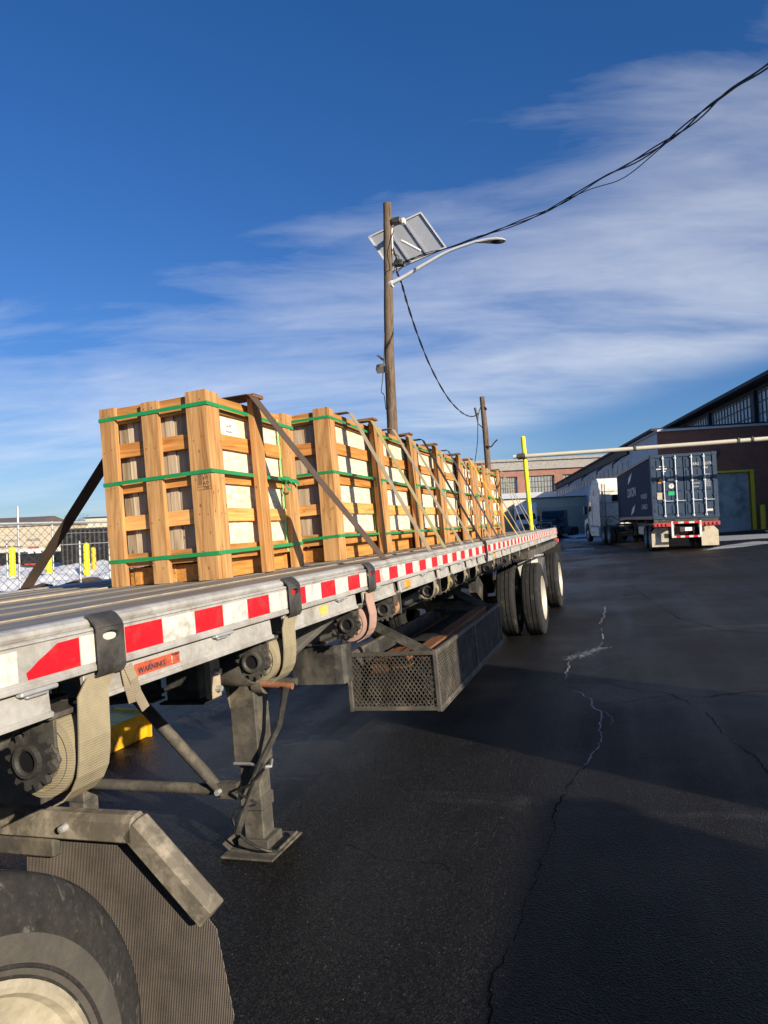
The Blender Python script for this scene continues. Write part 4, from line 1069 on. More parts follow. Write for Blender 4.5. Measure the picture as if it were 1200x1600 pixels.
for y in (352, 358, 436, 440, 448):
    q = at(605.5+(y-318)*.012, y, D1); m = MB(); m.lathe([(q.z-.01, .118), (q.z+.01, .118), (q.z+.01, .125), (q.z-.01, .125)], 16, 'Z', (q.x, q.y, 0), close=True); m.obj('pole_band', 'steel_dark', pole, off=base)
m = MB(); q = [at(x, y, D1-.16) for x, y in ((601, 520), (600, 560), (598, 590), (596, 612), (600, 617), (603, 640))]
m.tube(spline(q, 5), .012, 6); m.obj('lead_cable', 'cable', pole, off=base)
m = MB(); q = [at(x, y, D1-.16) for x, y in ((615, 360), (608, 385), (606, 400), (610, 420), (604, 425), (601, 435))]
m.tube(spline(q, 5), .014, 6); m.obj('lead_cable', 'cable', pole, off=base)

# solar panel, seen from behind
c0, c1, c2, c3 = at(577, 371, D1+.9), at(658, 333, D1+.15), at(697, 387, D1-.35), at(626, 417, D1+.25)
ctr = (c0+c1+c2+c3)/4; sol = thing('solar_panel', 'solar panel seen from its grey underside, bolted to the top of the tall pole', 'solar panel', WM, ctr)
c3 = c0+c2-c1    # true parallelogram
n = (c1-c0).cross(c3-c0).normalized()
if n.dot(ctr-EYE) < 0: n = -n
m = MB(); m.prism([c0, c1, c2, c3], (0, 0, 0), n*.02); m.obj('backing', 'panel_back', sol, off=ctr)
m = MB(); m.prism([p+n*.0305 for p in (c0, c1, c2, c3)], (0, 0, 0), n*.006); m.obj('cells', 'panel_cell', sol, off=ctr)
m = MB()
for a_, b_ in ((c0, c1), (c1, c2), (c2, c3), (c3, c0)): m.bar(a_-n*.012, b_-n*.012, .035, .05, up=n)
m.obj('frame', 'white_paint', sol, off=ctr)
m = MB()
for f in (.36, .68):
    m.bar(c0.lerp(c1, f)-n*.02, c3.lerp(c2, f)-n*.02, .05, .03, up=n)
m.obj('mounting_rails', 'panel_back', sol, off=ctr)
m = MB(); m.tube([at(627, 376, D1-.1), at(657, 392, D1-.25)], .035, 8); m.tube([at(612, 350, D1-.02), at(613, 398, D1-.02)], .03, 8); m.box(*[v for q in zip(at(629, 346, D1)-Vector((.07,)*3), at(629, 346, D1)+Vector((.07,)*3)) for v in q]); m.obj('support_tube', 'white_paint', sol, off=ctr)
m = MB(); q = at(619, 345, D1-.1); m.box(q.x-.12, q.x+.14, q.y-.1, q.y+.1, q.z-.09, q.z+.07); q = at(622, 412, D1-.1); m.box(q.x-.10, q.x+.16, q.y-.1, q.y+.1, q.z-.07, q.z+.08); m.obj('clamp', 'steel_dark', sol, off=ctr, bevel=.02)
m = MB(); rr = random.Random(4)
for k in range(5):
    q = [at(612+rr.uniform(-2, 3), 392+rr.uniform(-6, 6), D1-.1), at(618+rr.uniform(-5, 8), 405+rr.uniform(-6, 9), D1-.2), at(623+rr.uniform(-7, 8), 412+rr.uniform(-6, 8), D1-.15), at(615+rr.uniform(-2, 6), 420+rr.uniform(-4, 8), D1-.12)]
    m.tube(spline(q, 5), .012, 5)
m.obj('wiring', 'cable', sol, off=ctr)

# street lamp on its arm
a0 = at(611, 443, D1-.12); a1 = at(632, 432, D1-.2); a2 = at(700, 393, D1-.5); a3 = at(742, 378, D1-.7); a4 = at(790, 376, D1-.85)
lamp = thing('street_lamp', 'grey street lamp on a long upswept arm from the tall pole', 'street lamp', WM, a0)
m = MB(); m.tube(spline([a0, a1, at(665, 412, D1-.35), a2, a3], 6), [.06-.028*i/24 for i in range(25)], 10); m.obj('arm', 'lamp_grey', lamp, off=a0, smooth=True)
m = MB(); m.tube([at(605, 445, D1-.05), at(614, 443, D1-.13)], .10, 8); m.obj('arm_bracket', 'lamp_grey', lamp, off=a0)
m = MB(); ax = (a4-a3); L_ = ax.length; ax.normalize(); sd = ax.cross(Vector((0, 0, 1))).normalized(); up = sd.cross(ax)
secs = [(0, .03, .04, 0), (.12, .05, .05, .0), (.3, .09, .06, .01), (.5, .14, .065, .012), (.72, .17, .06, .01), (.9, .14, .045, .005), (1., .06, .02, 0)]
k = 14
for f, wd, ht, dz in secs:
    c = a3+ax*L_*f
    for j in range(k):
        t_ = 2*math.pi*j/k; m.v.append(tuple(c+sd*math.cos(t_)*wd+up*(max(math.sin(t_), -.45)*ht+dz)))
for i in range(len(secs)-1):
    for j in range(k): a = i*k+j; b = i*k+(j+1) % k; m.f.append([a, b, b+k, a+k]); m.mi.append(0)
m.f.append(list(range(k))[::-1]); m.f.append([(len(secs)-1)*k+j for j in range(k)]); m.mi += [0, 0]
m.obj('lamp_head', 'lamp_grey', lamp, off=a0, smooth=True)
m = MB(); c = a3+ax*L_*.74-up*.028; m.prism([c+ax*math.cos(t_*.3927)*.17+sd*math.sin(t_*.3927)*.11 for t_ in range(16)], (0, 0, 0), -up*.012); m.obj('lens', 'glass_dark', lamp, off=a0)

# overhead service cable from the pole, past the lamp, up over the yard to the right
m_anchor = at(628, 412, D1-.2)
cp = [m_anchor, at(672, 395, D1-.8), at(720, 380, D1-1.9), at(770, 364, D1-3.), at(850, 330, D1-5.0), at(925, 288, D1-6.8), at(985, 256, D1-8.2), at(1060, 205, D1-9.7), at(1130, 152, D1-10.9), at(1200, 100, D1-11.9), at(1330, -10, D1-13.4)]
cab = MB(); C_ = spline(cp, 8); rr = random.Random(9)
for j in range(3):
    q = [p+Vector((math.sin(i*.55+j*2.1)*.022, math.cos(i*.55+j*2.1)*.022, math.sin(i*.3+j)*.03)) for i, p in enumerate(C_)]
    cab.tube(q, .011, 6)
q = [p+Vector((0, 0, -.16*math.exp(-((i-46)/7.)**2))) for i, p in enumerate(C_) if 36 <= i <= 56]; cab.tube(q, .008, 5)
o = cab.obj('overhead_cable', 'cable', None, off=m_anchor); put(o, WM, m_anchor); tag(o, 'bundle of black cables swooping from the tall pole up to the top right corner', 'cable')

D2 = 35.
b0 = at(753, 620, D2); b1 = at(763, 735, D2); bd = (b1-b0).normalized(); bb = b1+bd*((b1.z-gz(b1.x, b1.y))/-bd.z+.3)
pole2 = thing('utility_pole', 'shorter leaning wooden pole farther off, rising left of the yellow post', 'pole', WM, bb)
m = MB(); m.tube([bb, b1, b0.lerp(b1, .5)+Vector((.02, 0, 0)), b0], [.17, .155, .145, .125], 12); m.obj('shaft', 'pole_wood', pole2, off=bb, smooth=True)
m = MB(); m.tube([at(754, 668, D2), at(747, 662, D2-.2), at(742, 638, D2-.3)], .03, 6); m.tube([at(742, 637, D2-.3), at(746, 652, D2-.3)], .07, 6); m.obj('insulator_arm', 'steel_dark', pole2, off=bb)
m = MB(); m.tube(spline([at(760, 697, D2-.15), at(767, 698, D2-.3), at(772, 692, D2-.4), at(777, 687, D2-.5)], 4), .035, 6); m.obj('lamp_stub', 'steel_dark', pole2, off=bb)
m = MB(); m.tube(spline([at(752, 632, D2-.1), at(747, 652, D2-.2), at(746, 690, D2), at(742, 722, D2+.2)], 6), .02, 5); m.tube([at(757, 636, D2-.1), at(760, 640, D2-.15)], .05, 5); m.obj('drop_wire', 'cable', pole2, off=bb)
cp = [at(620, 425, D1-.15), at(628, 445, D1+.2), at(638, 480, D1+1.3), at(655, 530, D1+3.6), at(676, 580, D1+6.5), at(700, 622, D1+9.5), at(722, 645, D1+12.5), at(738, 651, D1+15.), at(747, 646, D2-.3)]
cab = MB(); C_ = spline(cp, 8)
for j in range(2): cab.tube([p+Vector((math.sin(i*.8+j*3.1)*.018, 0, math.cos(i*.8+j*3.1)*.022)) for i, p in enumerate(C_)], .016, 6)
o = cab.obj('overhead_cable', 'cable', None, off=cp[0]); put(o, WM, cp[0]); tag(o, 'twisted black cable sagging between the tall pole and the shorter one', 'cable')

# floodlight camera on the tall pole
q = at(597, 575, D1-.2); fl = thing('security_light', 'small grey floodlight with a camera on the left side of the tall pole', 'security light', WM, q)
m = MB(); m.prism([at(x, y, D1-.35) for x, y in ((588, 570), (601, 567), (604, 574), (604, 582), (590, 584), (587, 578))], (0, 0, 0), ray(600, 570).normalized()*.2); m.obj('lamp_box', 'steel_dusty', fl, off=q, bevel=.01)
m = MB(); m.prism([at(x, y, D1-.36) for x, y in ((588, 556), (591, 554), (601, 562), (599, 565))], (0, 0, 0), ray(600, 560).normalized()*.12); m.obj('camera_head', 'steel_dark', fl, off=q)
m = MB(); m.tube([at(602, 562, D1-.3), at(604, 572, D1-.2), at(607, 575, D1-.05)], .03, 6); m.obj('bracket', 'steel_dark', fl, off=q)
m = MB(); m.prism([at(x, y, D1-.37) for x, y in ((600, 572), (604, 571), (605, 580), (601, 581))], (0, 0, 0), ray(600, 570).normalized()*.01); m.obj('lens', 'glass_dark', fl, off=q)

# yellow height barrier
DB = 27.
t0 = at(817, 683, DB); t1 = at(827, 790, DB); d = (t1-t0).normalized(); bs = t1+d*((t1.z-gz(t1.x, t1.y))/-d.z+.1)
bar = thing('height_barrier', 'yellow post holding a long white horizontal clearance bar across the yard', 'barrier', WM, bs)
m = MB(); m.tube([bs, t0, t0-d*.03], [.088, .088, .06], 14); m.obj('post', 'yellow_bright', bar, off=bs, smooth=True)
m = MB(); m.tube([bs, bs-d*1.25], .125, 14); m.obj('post_sleeve', 'yellow_paint', bar, off=bs, smooth=True)
e0 = at(802, 714, DB); e1 = at(1320, 676, 24.2)
m = MB(); m.tube([e0, e0.lerp(e1, .3)-Vector((0, 0, .02)), e0.lerp(e1, .6)-Vector((0, 0, .02)), e1], .08, 12); m.obj('clearance_bar', 'cream_trailer', bar, off=bs, smooth=True)
for f in (.39, .70, .74): 
    m = MB(); m.tube([e0.lerp(e1, f), e0.lerp(e1, f+.006)], .108, 12); m.obj('clamp', 'steel_dusty', bar, off=bs)
m = MB(); m.tube([e0.lerp(e1, .015), e0.lerp(e1, .04)], .12, 12); m.obj('end_clamp', 'steel_dark', bar, off=bs)
q = e1-Vector((0, 0, 0)); m = MB(); m.tube([(q.x, q.y, gz(q.x, q.y)), (q.x, q.y, q.z+.5)], .1, 12); m.obj('post', 'yellow_bright', bar, off=bs, smooth=True)

# ================================================================== trucks
def wheel2(parent, cx, cy, r=.5, w=.27, side=-1, rim='rim_white', cz=None, dual=False):
    cz = r if cz is None else cz
    t = MB(); t.lathe(tyre_profile(w, r), 32, 'X', (cx, cy, cz))
    if dual: t.lathe(tyre_profile(w, r), 32, 'X', (cx-side*.33, cy, cz))
    wo = t.obj('wheel', 'rubber_far', parent, smooth=True)
    s = side*w/2; R_ = r*.57
    m = MB(); m.lathe([(s*.9, R_), (s*.7, R_*.93), (s*(.1 if dual else .5), R_*.82), (s*(-.2 if dual else .8), R_*.5), (s*(.2 if dual else 1.1), R_*.35), (s*(.3 if dual else 1.2), 0)], 24, 'X', (cx, cy, cz)); m.obj('rim', rim, wo, smooth=True)
def profile_body(parent, name, mat, prof, x0, x1, inset=0., bevel=.06):
    """closed (y,z) outline extruded across"""
    m = MB(); m.prism([(x0, y, z) for y, z in prof], (0, 0, 0), (x1-x0, 0, 0)); return m.obj(name, mat, parent, bevel=bevel)
def semi(name, label, loc, rz, paint='white_paint', sleeper=True, sy=0., F=WM, chrome='rim_white', aero=True, nose=0.):
    """conventional tractor; origin on the ground under the rear end, nose towards +Y"""
    t = thing(name, label, 'truck', F, loc, rz); W = 1.22
    fr = MB(); fr.box(-.45, -.33, 0, 6.6, .75, .98); fr.box(.33, .45, 0, 6.6, .75, .98); fr.box(-.33, .33, 1.3, 1.5, .8, .95); fr.box(-.33, .33, 3., 3.2, .8, .95); fr.obj('frame', 'steel_dark', t)
    fw = MB(); fw.box(-.5, .5, 1.0, 2.0, 1.0, 1.1); fw.obj('fifth_wheel', 'steel_dark', t, bevel=.05)
    for y in (.8, 2.1):
        for s in (-1, 1): wheel2(t, s*(W-.14), y, side=s, dual=True, rim=chrome)
        m = MB(); m.tube([(-1., y, .5), (1., y, .5)], .09, 8); m.obj('axle', 'steel_dark', t)
    for s in (-1, 1): wheel2(t, s*(W-.16), 6.55-nose, side=s, w=.29, rim=chrome)
    if sleeper:
        # sleeper and cab in one shell, roof sweeping down to the windscreen
        profile_body(t, 'cab', paint, [(3.0, .95), (3.0, 3.62), (3.35, 3.86), (4.2, 3.80), (4.75, 3.45), (5.05, 2.95), (5.25, 2.62), (5.72, 1.98), (5.75, .95)], -W+.02, W-.02, bevel=.09)
        for s in (-1, 1):
            x = s*(W-.005)
            m = MB(); m.box(min(x, x-s*.03), max(x, x-s*.03), 2.55, 3.05, .95, 3.60); m.obj('side_extender', paint, t, bevel=.02)
            g = MB(); g.prism([(x-s*.02, y, z) for y, z in ((3.75, 2.75), (4.15, 2.75), (4.15, 3.02), (3.80, 3.22))], (0, 0, 0), (s*.012, 0, 0)); g.obj('sleeper_window', 'glass_dark', t)
            g = MB(); g.prism([(x-s*.02, y, z) for y, z in ((4.55, 1.95), (5.40, 1.90), (5.05, 2.50), (4.62, 2.50))], (0, 0, 0), (s*.012, 0, 0)); g.obj('door_window', 'glass_dark', t)
            g = MB(); g.box(x-.006, x+.006, 4.42, 4.44, 1.0, 2.6); g.box(x-.006, x+.006, 5.5, 5.52, 1.0, 1.95); g.obj('door_seam', 'steel_dark', t)
            g = MB(); g.box(min(x, x+s*.02), max(x, x+s*.02), 4.50, 4.66, 1.60, 1.64); g.obj('door_handle', 'steel_dark', t)
        top = 2.62
    else:
        profile_body(t, 'cab', paint, [(3.9, .95), (3.9, 2.62), (4.1, 2.75), (4.85, 2.72), (5.15, 2.60), (5.45, 1.95), (5.5, .95)], -W+.08, W-.08, bevel=.07)
        for s in (-1, 1):
            x = s*(W-.075)
            g = MB(); g.prism([(x-s*.01, y, z) for y, z in ((4.2, 1.9), (5.2, 1.88), (4.95, 2.45), (4.25, 2.48))], (0, 0, 0), (s*.015, 0, 0)); g.obj('door_window', 'glass_dark', t)
    e = 0 if sleeper else -.27
    ws = MB(); ws.prism([(-W+.16, 5.70+e, 2.0), (W-.16, 5.70+e, 2.0), (W-.28, 5.27+e, 2.60), (-W+.28, 5.27+e, 2.60)], (0, 0, 0), (0, .02, .012)); ws.obj('windscreen', 'glass_dark', t)
    # bonnet, grille, bumper, lights
    profile_body(t, 'bonnet', paint, [(5.6+e, .95), (5.6+e, 1.98), (6.3-nose*.5, 1.86), (7.05-nose, 1.70), (7.28-nose, 1.50), (7.32-nose, .95)], -.72, .72, bevel=.07)
    for s in (-1, 1):
        a = [(6.55-nose+.66*math.cos(q), .5+.66*math.sin(q)) for q in [math.pi*i/10 for i in range(11)]]
        outer = [(y_-nose, z_) for y_, z_ in ((7.30, .55), (7.30, 1.15), (7.12, 1.42), (6.2, 1.52), (5.72, 1.40), (5.72, .5))]
        m = MB(); x0, x1 = (s*.70, s*(W-.02)); m.prism([(x0, y, z) for y, z in outer+a[::-1][0:0]+[(5.89-nose, .5)]+a[::-1][1:-1]+[(7.21-nose, .5)]], (0, 0, 0), (x1-x0, 0, 0)); m.obj('wing', paint, t, bevel=.04)
        h = MB(); h.box(s*.78-.16, s*.78+.16, 7.26-nose, 7.33-nose, 1.02, 1.24); h.obj('headlight', 'galvanised', t, bevel=.03)
        mm = MB(); mm.box(s*(W+.12)-.10, s*(W+.12)+.10, 5.62, 5.74, 1.75, 2.25); mm.bar((s*(W-.08), 5.5, 2.0), (s*(W+.1), 5.68, 2.0), .04, .04); mm.obj('mirror', 'black_paint', t, bevel=.03)
        k_ = MB(); k_.box(min(s*(W-.34), s*(W-.02)), max(s*(W-.34), s*(W-.02)), 3.05, 5.66-nose, .36, .94); k_.obj('side_skirt', paint, t, bevel=.04)
        k_ = MB(); k_.box(s*(W-.02)-.012, s*(W-.02)+.012, 4.2, 5.5, .60, .63); k_.obj('step_slot', 'steel_dark', t)
    g = MB(); g.box(-.5, .5, 7.30-nose, 7.335-nose, .98, 1.55); g.obj('grille', 'steel_black', t, bevel=.02)
    g = MB()
    for z in (1.0, 1.54): g.box(-.52, .52, 7.32-nose, 7.345-nose, z-.02, z+.02)
    for x in (-.5, .5): g.box(x-.02, x+.02, 7.32-nose, 7.345-nose, 1.0, 1.54)
    g.bar((-.5, 7.338-nose, 1.54), (.5, 7.338-nose, 1.0), .02, .04, up=(0, 1, 0)); g.obj('grille_surround', 'galvanised', t)
    bmp = MB(); bmp.box(-W+.04, W-.04, 7.18-nose, 7.42-nose, .32, .88); bmp.obj('bumper', paint, t, bevel=.07)
    if sleeper:
        bk = MB()
        for z in (1.55, 2.35, 3.05): bk.box(-1.12, 1.12, 2.975, 3.0, z, z+.02)
        for x in (-.75, .75): bk.box(x-.01, x+.01, 2.975, 3.0, 1.0, 3.5)
        bk.obj('back_seams', 'steel_dusty', t)
        bk = MB(); bk.box(-.35, .35, 2.965, 3.0, 2.45, 2.85); bk.obj('rear_window', 'glass_dark', t)
        for s in (-1, 1):
            bk = MB(); bk.tube([(s*.95, 2.82, .9), (s*.95, 2.82, 3.3), (s*.98, 2.75, 3.5)], .06, 8); bk.obj('exhaust_stack', 'galvanised', t, smooth=True)
    ex = MB(); ex.tube([(-.8, 2.75, .9), (-.8, 2.75, 1.3), (-.55, 2.8, 1.6), (-.25, 2.5, 1.35), (0., 1.9, 1.15)], .02, 6); ex.tube([(.1, 2.9, 1.5), (.1, 2.6, 1.3), (.2, 2.3, 1.05)], .02, 6); ex.obj('air_lines', 'steel_black', t)
    return t

# the container on its chassis
K0 = ground_at(1021, 851); 
p0 = at(1021, 812, 27.4); p1 = at(966, 806, 39.6); hd = Vector((p1.x-p0.x, p1.y-p0.y, 0)).normalized(); KA = math.atan2(-hd.x, hd.y)
side = Vector((hd.y, -hd.x, 0)); KO = Vector((p0.x, p0.y, 0))+side*1.22; KO.z = gz(KO.x, KO.y)
chs = thing('container_chassis', 'black container chassis with cream mud flaps and a row of red tail lights', 'trailer', WM, KO, KA)
CB = p0.z-KO.z                                   # floor of the box above ground
m = MB(); m.box(-.55, -.43, -.0, 12.2, CB-.36, CB-.03); m.box(.43, .55, -.0, 12.2, CB-.36, CB-.03)
for y in (0.06, 2.2, 5, 8, 12.1): m.box(-1.2, 1.2, y-.06, y+.06, CB-.16, CB-.012)
m.obj('chassis_frame', 'steel_dark', chs)
for y in (1.25, 2.5):
    for s in (-1, 1): wheel2(chs, s*1.08, y, side=s, dual=True)
    m = MB(); m.tube([(-1, y, .5), (1, y, .5)], .07, 8); m.obj('axle', 'steel_dark', chs)
for s in (-1, 1):
    m = MB(); m.box(s*.75-.05, s*.75+.05, 9.0, 9.1, .45, CB-.1); m.box(s*.75-.12, s*.75+.12, 8.93, 9.17, .42, .45); m.obj('landing_leg', 'steel_dark', chs)
    m = MB(); m.prism([(x, .42, z) for x, z in ((s*.62, CB-.34), (s*1.10, CB-.34), (s*1.26, CB-.52), (s*1.26, .14), (s*.62, .14))], (0, 0, 0), (0, .015, 0)); m.obj('mud_flap', 'mudflap_cream', chs)
    m = MB(); m.box(s*.52-.04, s*.52+.04, -.02, .1, .5, CB-.1); m.obj('guard_post', 'white_paint', chs)
    for i in range(4):
        m = MB(); m.lathe([(-.06, 0), (-.06, .05), (-.02, .055)], 12, 'Y', (s*(.72+.15*i), 0, CB-.22)); m.obj('tail_light', 'red_dull', chs)
    m = MB(); m.box(s*.9-.34, s*.9+.34, -.02, .04, CB-.30, CB-.15); m.obj('light_panel', 'red_dull', chs)
m = MB()
for i in range(7): m.cur = i % 2; m.box(-.56+.16*i, -.40+.16*i, -.03, .02, .50, .58)
m.obj('rear_guard', 'white_tape', chs, mats=['white_tape', 'red_tape'])
m = MB()
for i in range(5): m.cur = i % 2; m.box(-.50+.2*i, -.30+.2*i, -.025, .04, CB-.20, CB-.12)
m.obj('bumper_tape', 'red_tape', chs, mats=['red_tape', 'white_tape'])
m = MB(); m.box(-.24, .16, .0, .02, .74, .92); m.obj('plate_holder', 'steel_dusty', chs); m = MB(); m.box(-.06, .20, -.012, .0, .76, .90); m.obj('licence_plate', 'paper', chs)
m = MB(); m.box(-1.15, -.95, 3.3, 5.0, .55, .95); m.obj('tool_box', 'rim_white', chs, bevel=.05)

KC = KO+Vector((0, 0, CB)); box = thing('shipping_container', 'long dark blue shipping container with white lettering, riding on a chassis behind a white truck', 'container', WM, KC, KA)
CH, CL = 2.59, 12.19
def corrug(x, y0, y1, z0, z1, d, pitch=.28):
    m = MB(); n = int((y1-y0)/pitch); p = []
    for i in range(n+1):
        y = y0+(y1-y0)*i/n; q = (y1-y0)/n
        p += [(y, 0), (y+q*.28, 0), (y+q*.5, d), (y+q*.78, d)] if i < n else [(y1, 0)]
    vs = []; [vs.extend([(x+o_, y, z0), (x+o_, y, z1)]) for y, o_ in p]
    m.add(vs, [(2*i, 2*i+2, 2*i+3, 2*i+1) for i in range(len(p)-1)]); return m
for s in (-1, 1):
    corrug(s*1.205, .12, CL-.12, .14, CH-.12, -s*.036).obj('side_wall', 'container_shaded', box)
m = MB()
for s in (-1, 1):
    m.box(s*1.21-.04, s*1.21+.04-.0, .02, CL, CH-.12, CH); m.box(s*1.21-.035, s*1.21+.035, .02, CL, 0, .14)
    for y in (.0, CL-.14): m.box(s*1.15-.08, s*1.15+.08, y, y+.14, 0.001, CH-.001)
m.box(-1.15, 1.15, 0, .12, CH-.13, CH+.001); m.box(-1.15, 1.15, 0, .12, .0005, .12); m.box(-1.15, 1.15, .05, CL, CH-.06, CH-.04)
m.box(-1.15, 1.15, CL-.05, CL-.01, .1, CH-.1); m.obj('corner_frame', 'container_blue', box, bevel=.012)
for s in (-1, 1):
    for z in (0, CH-.11):
        m = MB(); m.box(s*1.14-.09, s*1.14+.09, -.012, .17, z-.002, z+.12); m.obj('corner_casting', 'container_blue', box, bevel=.01)
    d = MB(); xa, xb = (s*.02, s*1.07)
    zs_ = [.14+(CH-.30)*i/5 for i in range(6)]
    d.box(min(xa, xb), max(xa, xb), .035, .05, .13, CH-.14)
    for a_, b_ in zip(zs_[:-1], zs_[1:]):
        for x0_, x1_ in ((s*.10, s*.48), (s*.52, s*1.0)):
            x0_, x1_ = min(x0_, x1_), max(x0_, x1_); zm = (a_, b_)
            d.prism([(x0_, .035, a_+.03), (x0_, .035, b_-.03), (x0_+.0, .012, b_-.07), (x0_, .012, a_+.07)], (0, 0, 0), (x1_-x0_, 0, 0))
    door = d.obj('door', 'container_blue', box)
    for x in (s*.30, s*.76):
        b = MB(); b.tube([(x, -.03, .08), (x, -.03, CH-.06)], .022, 8)
        for z in (.12, .75, 1.5, CH-.16): b.box(x-.045, x+.045, -.035, .03, z-.03, z+.03)
        b.box(min(x, x+.32), max(x, x+.32), -.045, -.03, .70, .725); b.obj('locking_bar', 'door_bar', door)
    for z in (.35, .9, 1.5, 2.1):
        h = MB(); h.box(s*1.10-.045, s*1.10+.045, -.02, .03, z-.05, z+.05); h.obj('hinge', 'container_blue', door)
def sign(nm, mat, x, z, w, h, parent=box): m = MB(); m.box(x-w/2, x+w/2, .0045, .0105, z-h/2, z+h/2); m.obj(nm, mat, parent)
RB = lambda x, z: basis((x, .002, z), (1, 0, 0), (0, 0, 1))
m = MB(); m.prism([(-.98, .008, 1.44), (-.74, .008, 1.44), (-.86, .008, 1.66)], (0, 0, 0), (0, -.005, 0)); m.obj('warning_triangle', 'amber', box)
sign('white_sticker', 'white_paint', -.48, 1.56, .24, .09); m = MB(); m.lathe([(.008, 0), (.008, .10), (.003, .10), (.003, 0)], 24, 'Y', (-.48, 0, 1.31)); m.obj('round_sticker', 'white_paint', box)
sign('green_sticker', 'sign_green', -.46, 1.02, .29, .16); sign('tag_plate', 'mudflap_cream', -.93, .93, .2, .28); sign('number_plate', 'white_paint', .90, .30, .22, .08)
text('3', .12, 'ink', box, RB(-.48, 1.31)); text('!', .14, 'ink', box, RB(-.86, 1.51))
text('DXRU', .15, 'white_paint', box, RB(.42, 2.14), sx=.8); text('542175', .15, 'white_paint', box, RB(.86, 2.14), sx=.8); text('45G1', .12, 'white_paint', box, RB(.80, 1.98), sx=.9)
for i, s_ in enumerate(('MAX.WT.', 'TARE', 'PAYLOAD', 'CU.CAP.')): text(s_, .085, 'white_paint', box, RB(.42, 1.66-i*.14), sx=.8)
for i, s_ in enumerate(('30 480 KG', '67 200 LB', '3 750 KG', '8 270 LB', '26 730 KG', '58 930 LB', '67.7 CU.M')): text(s_, .075, 'white_paint', box, RB(.83, 1.70-i*.075), sx=.85)
for q in ((-1.02, -.62, 1.99, 2.03), (-.90, -.70, 2.09, 2.13), (-.84, -.66, 1.89, 1.93)): m = MB(); m.box(q[0], q[1], .004, .0105, q[2], q[3]); m.obj('logo_stroke', 'white_paint', box)
SBs = lambda y, z: basis((-1.213, y, z), (0, -1, 0), (0, 0, 1))
text('DIXON', .62, 'white_paint', box, SBs(6.3, 1.32), sx=1.5, name='side_lettering'); text('WORLD', .30, 'white_paint', box, SBs(2.3, 1.0), sx=1.6, name='side_lettering'); text('CARGO', .30, 'white_paint', box, SBs(2.3, .55), sx=1.6, name='side_lettering')
for y, z, s in ((6.6, 2.05, 1), (6.1, .45, -1)):
    m = MB(); m.prism([(-1.210, y-.75*s, z+.24*s), (-1.210, y+.45*s, z+.05*s), (-1.210, y+.9*s, z-.28*s), (-1.210, y-.15*s, z-.10*s)], (0, 0, 0), (-.004, 0, 0)); m.obj('logo_arrow', 'white_paint', box)

# white tractor, turned slightly to the left at the pin
piv = KO+hd*11.2; ta = KA+R(9); th = Vector((-math.sin(ta), math.cos(ta), 0)); tor = piv-th*.2-Vector((th.y, -th.x, 0))*.62; tor.z = gz(tor.x, tor.y)
semi('container_truck', 'white long-nosed truck with a tall sleeper cab, hitched to the blue container', tor, ta, nose=.55)

# parked trucks and trailer at the back
q = at(800, 838, 72); q.z = gz(q.x, q.y); semi('parked_truck', 'white parked truck facing us behind the yellow post', q+Vector((.6, 7.0, 0)), math.pi+R(8))
q = at(876, 838, 66); q.z = gz(q.x, q.y); semi('parked_truck', 'black parked truck facing us against the pale wall', q+Vector((.3, 6.5, 0)), math.pi-R(12), paint='black_paint', sleeper=False, chrome='steel_dark')
def box_trailer(name, label, loc, rz, L, mat='white_wall', H=3.95, dark=None):
    t = thing(name, label, 'trailer', WM, loc, rz)
    m = MB(); m.box(-1.28, 1.28, 0, L, 1.1, H); b = m.obj('box', mat, t, bevel=.03)
    m = MB(); m.box(-1.3, 1.3, -.01, .05, 1.05, 1.18); m.box(-.6, .6, .0, .05, .55, .62); m.box(-.5, -.44, 0, .05, .55, 1.1); m.box(.44, .5, 0, .05, .55, 1.1); m.obj('rear_frame', 'steel_dark', t)
    for s in (-1, 1):
        m = MB(); m.box(s*.9-.2, s*.9+.2, -.03, 0, 1.08, 1.16); m.obj('tail_light', 'red_dull', t)
        for y in (1.2, 2.4): wheel2(t, s*1.1, y, side=s, dual=True)
        m = MB(); m.box(s*.7-.05, s*.7+.05, L-2.6, L-2.5, .3, 1.1); m.box(s*.7-.12, s*.7+.12, L-2.67, L-2.43, .27, .3); m.obj('landing_leg', 'steel_dark', t)
    m = MB(); m.box(-1.2, 1.2, -.02, .0, 1.2, H-.08); m.obj('rear_doors', mat, t)
    for x in (-.75, -.3, .3, .75): m = MB(); m.tube([(x, -.04, 1.15), (x, -.04, H-.1)], .02, 6); m.obj('locking_bar', 'galvanised', t)
    return t
q = at(861, 836, 78); q.z = gz(q.x, q.y); box_trailer('box_trailer', 'plain pale box trailer standing just behind the black truck', q, R(10), 12, H=3.6, mat='white_paint')

# ================================================================== buildings on the right
SDY = R(18.67-8.5); sf = Vector((-math.sin(SDY), math.cos(SDY), 0)); sr = Vector((sf.y, -sf.x, 0))    # along the long shed, and to its right
def BF(z, px):  # origin for building boxes: pixel column at depth, on level ground
    p = at(px, 820, z); return Vector((p.x, p.y, gz(p.x, p.y)))
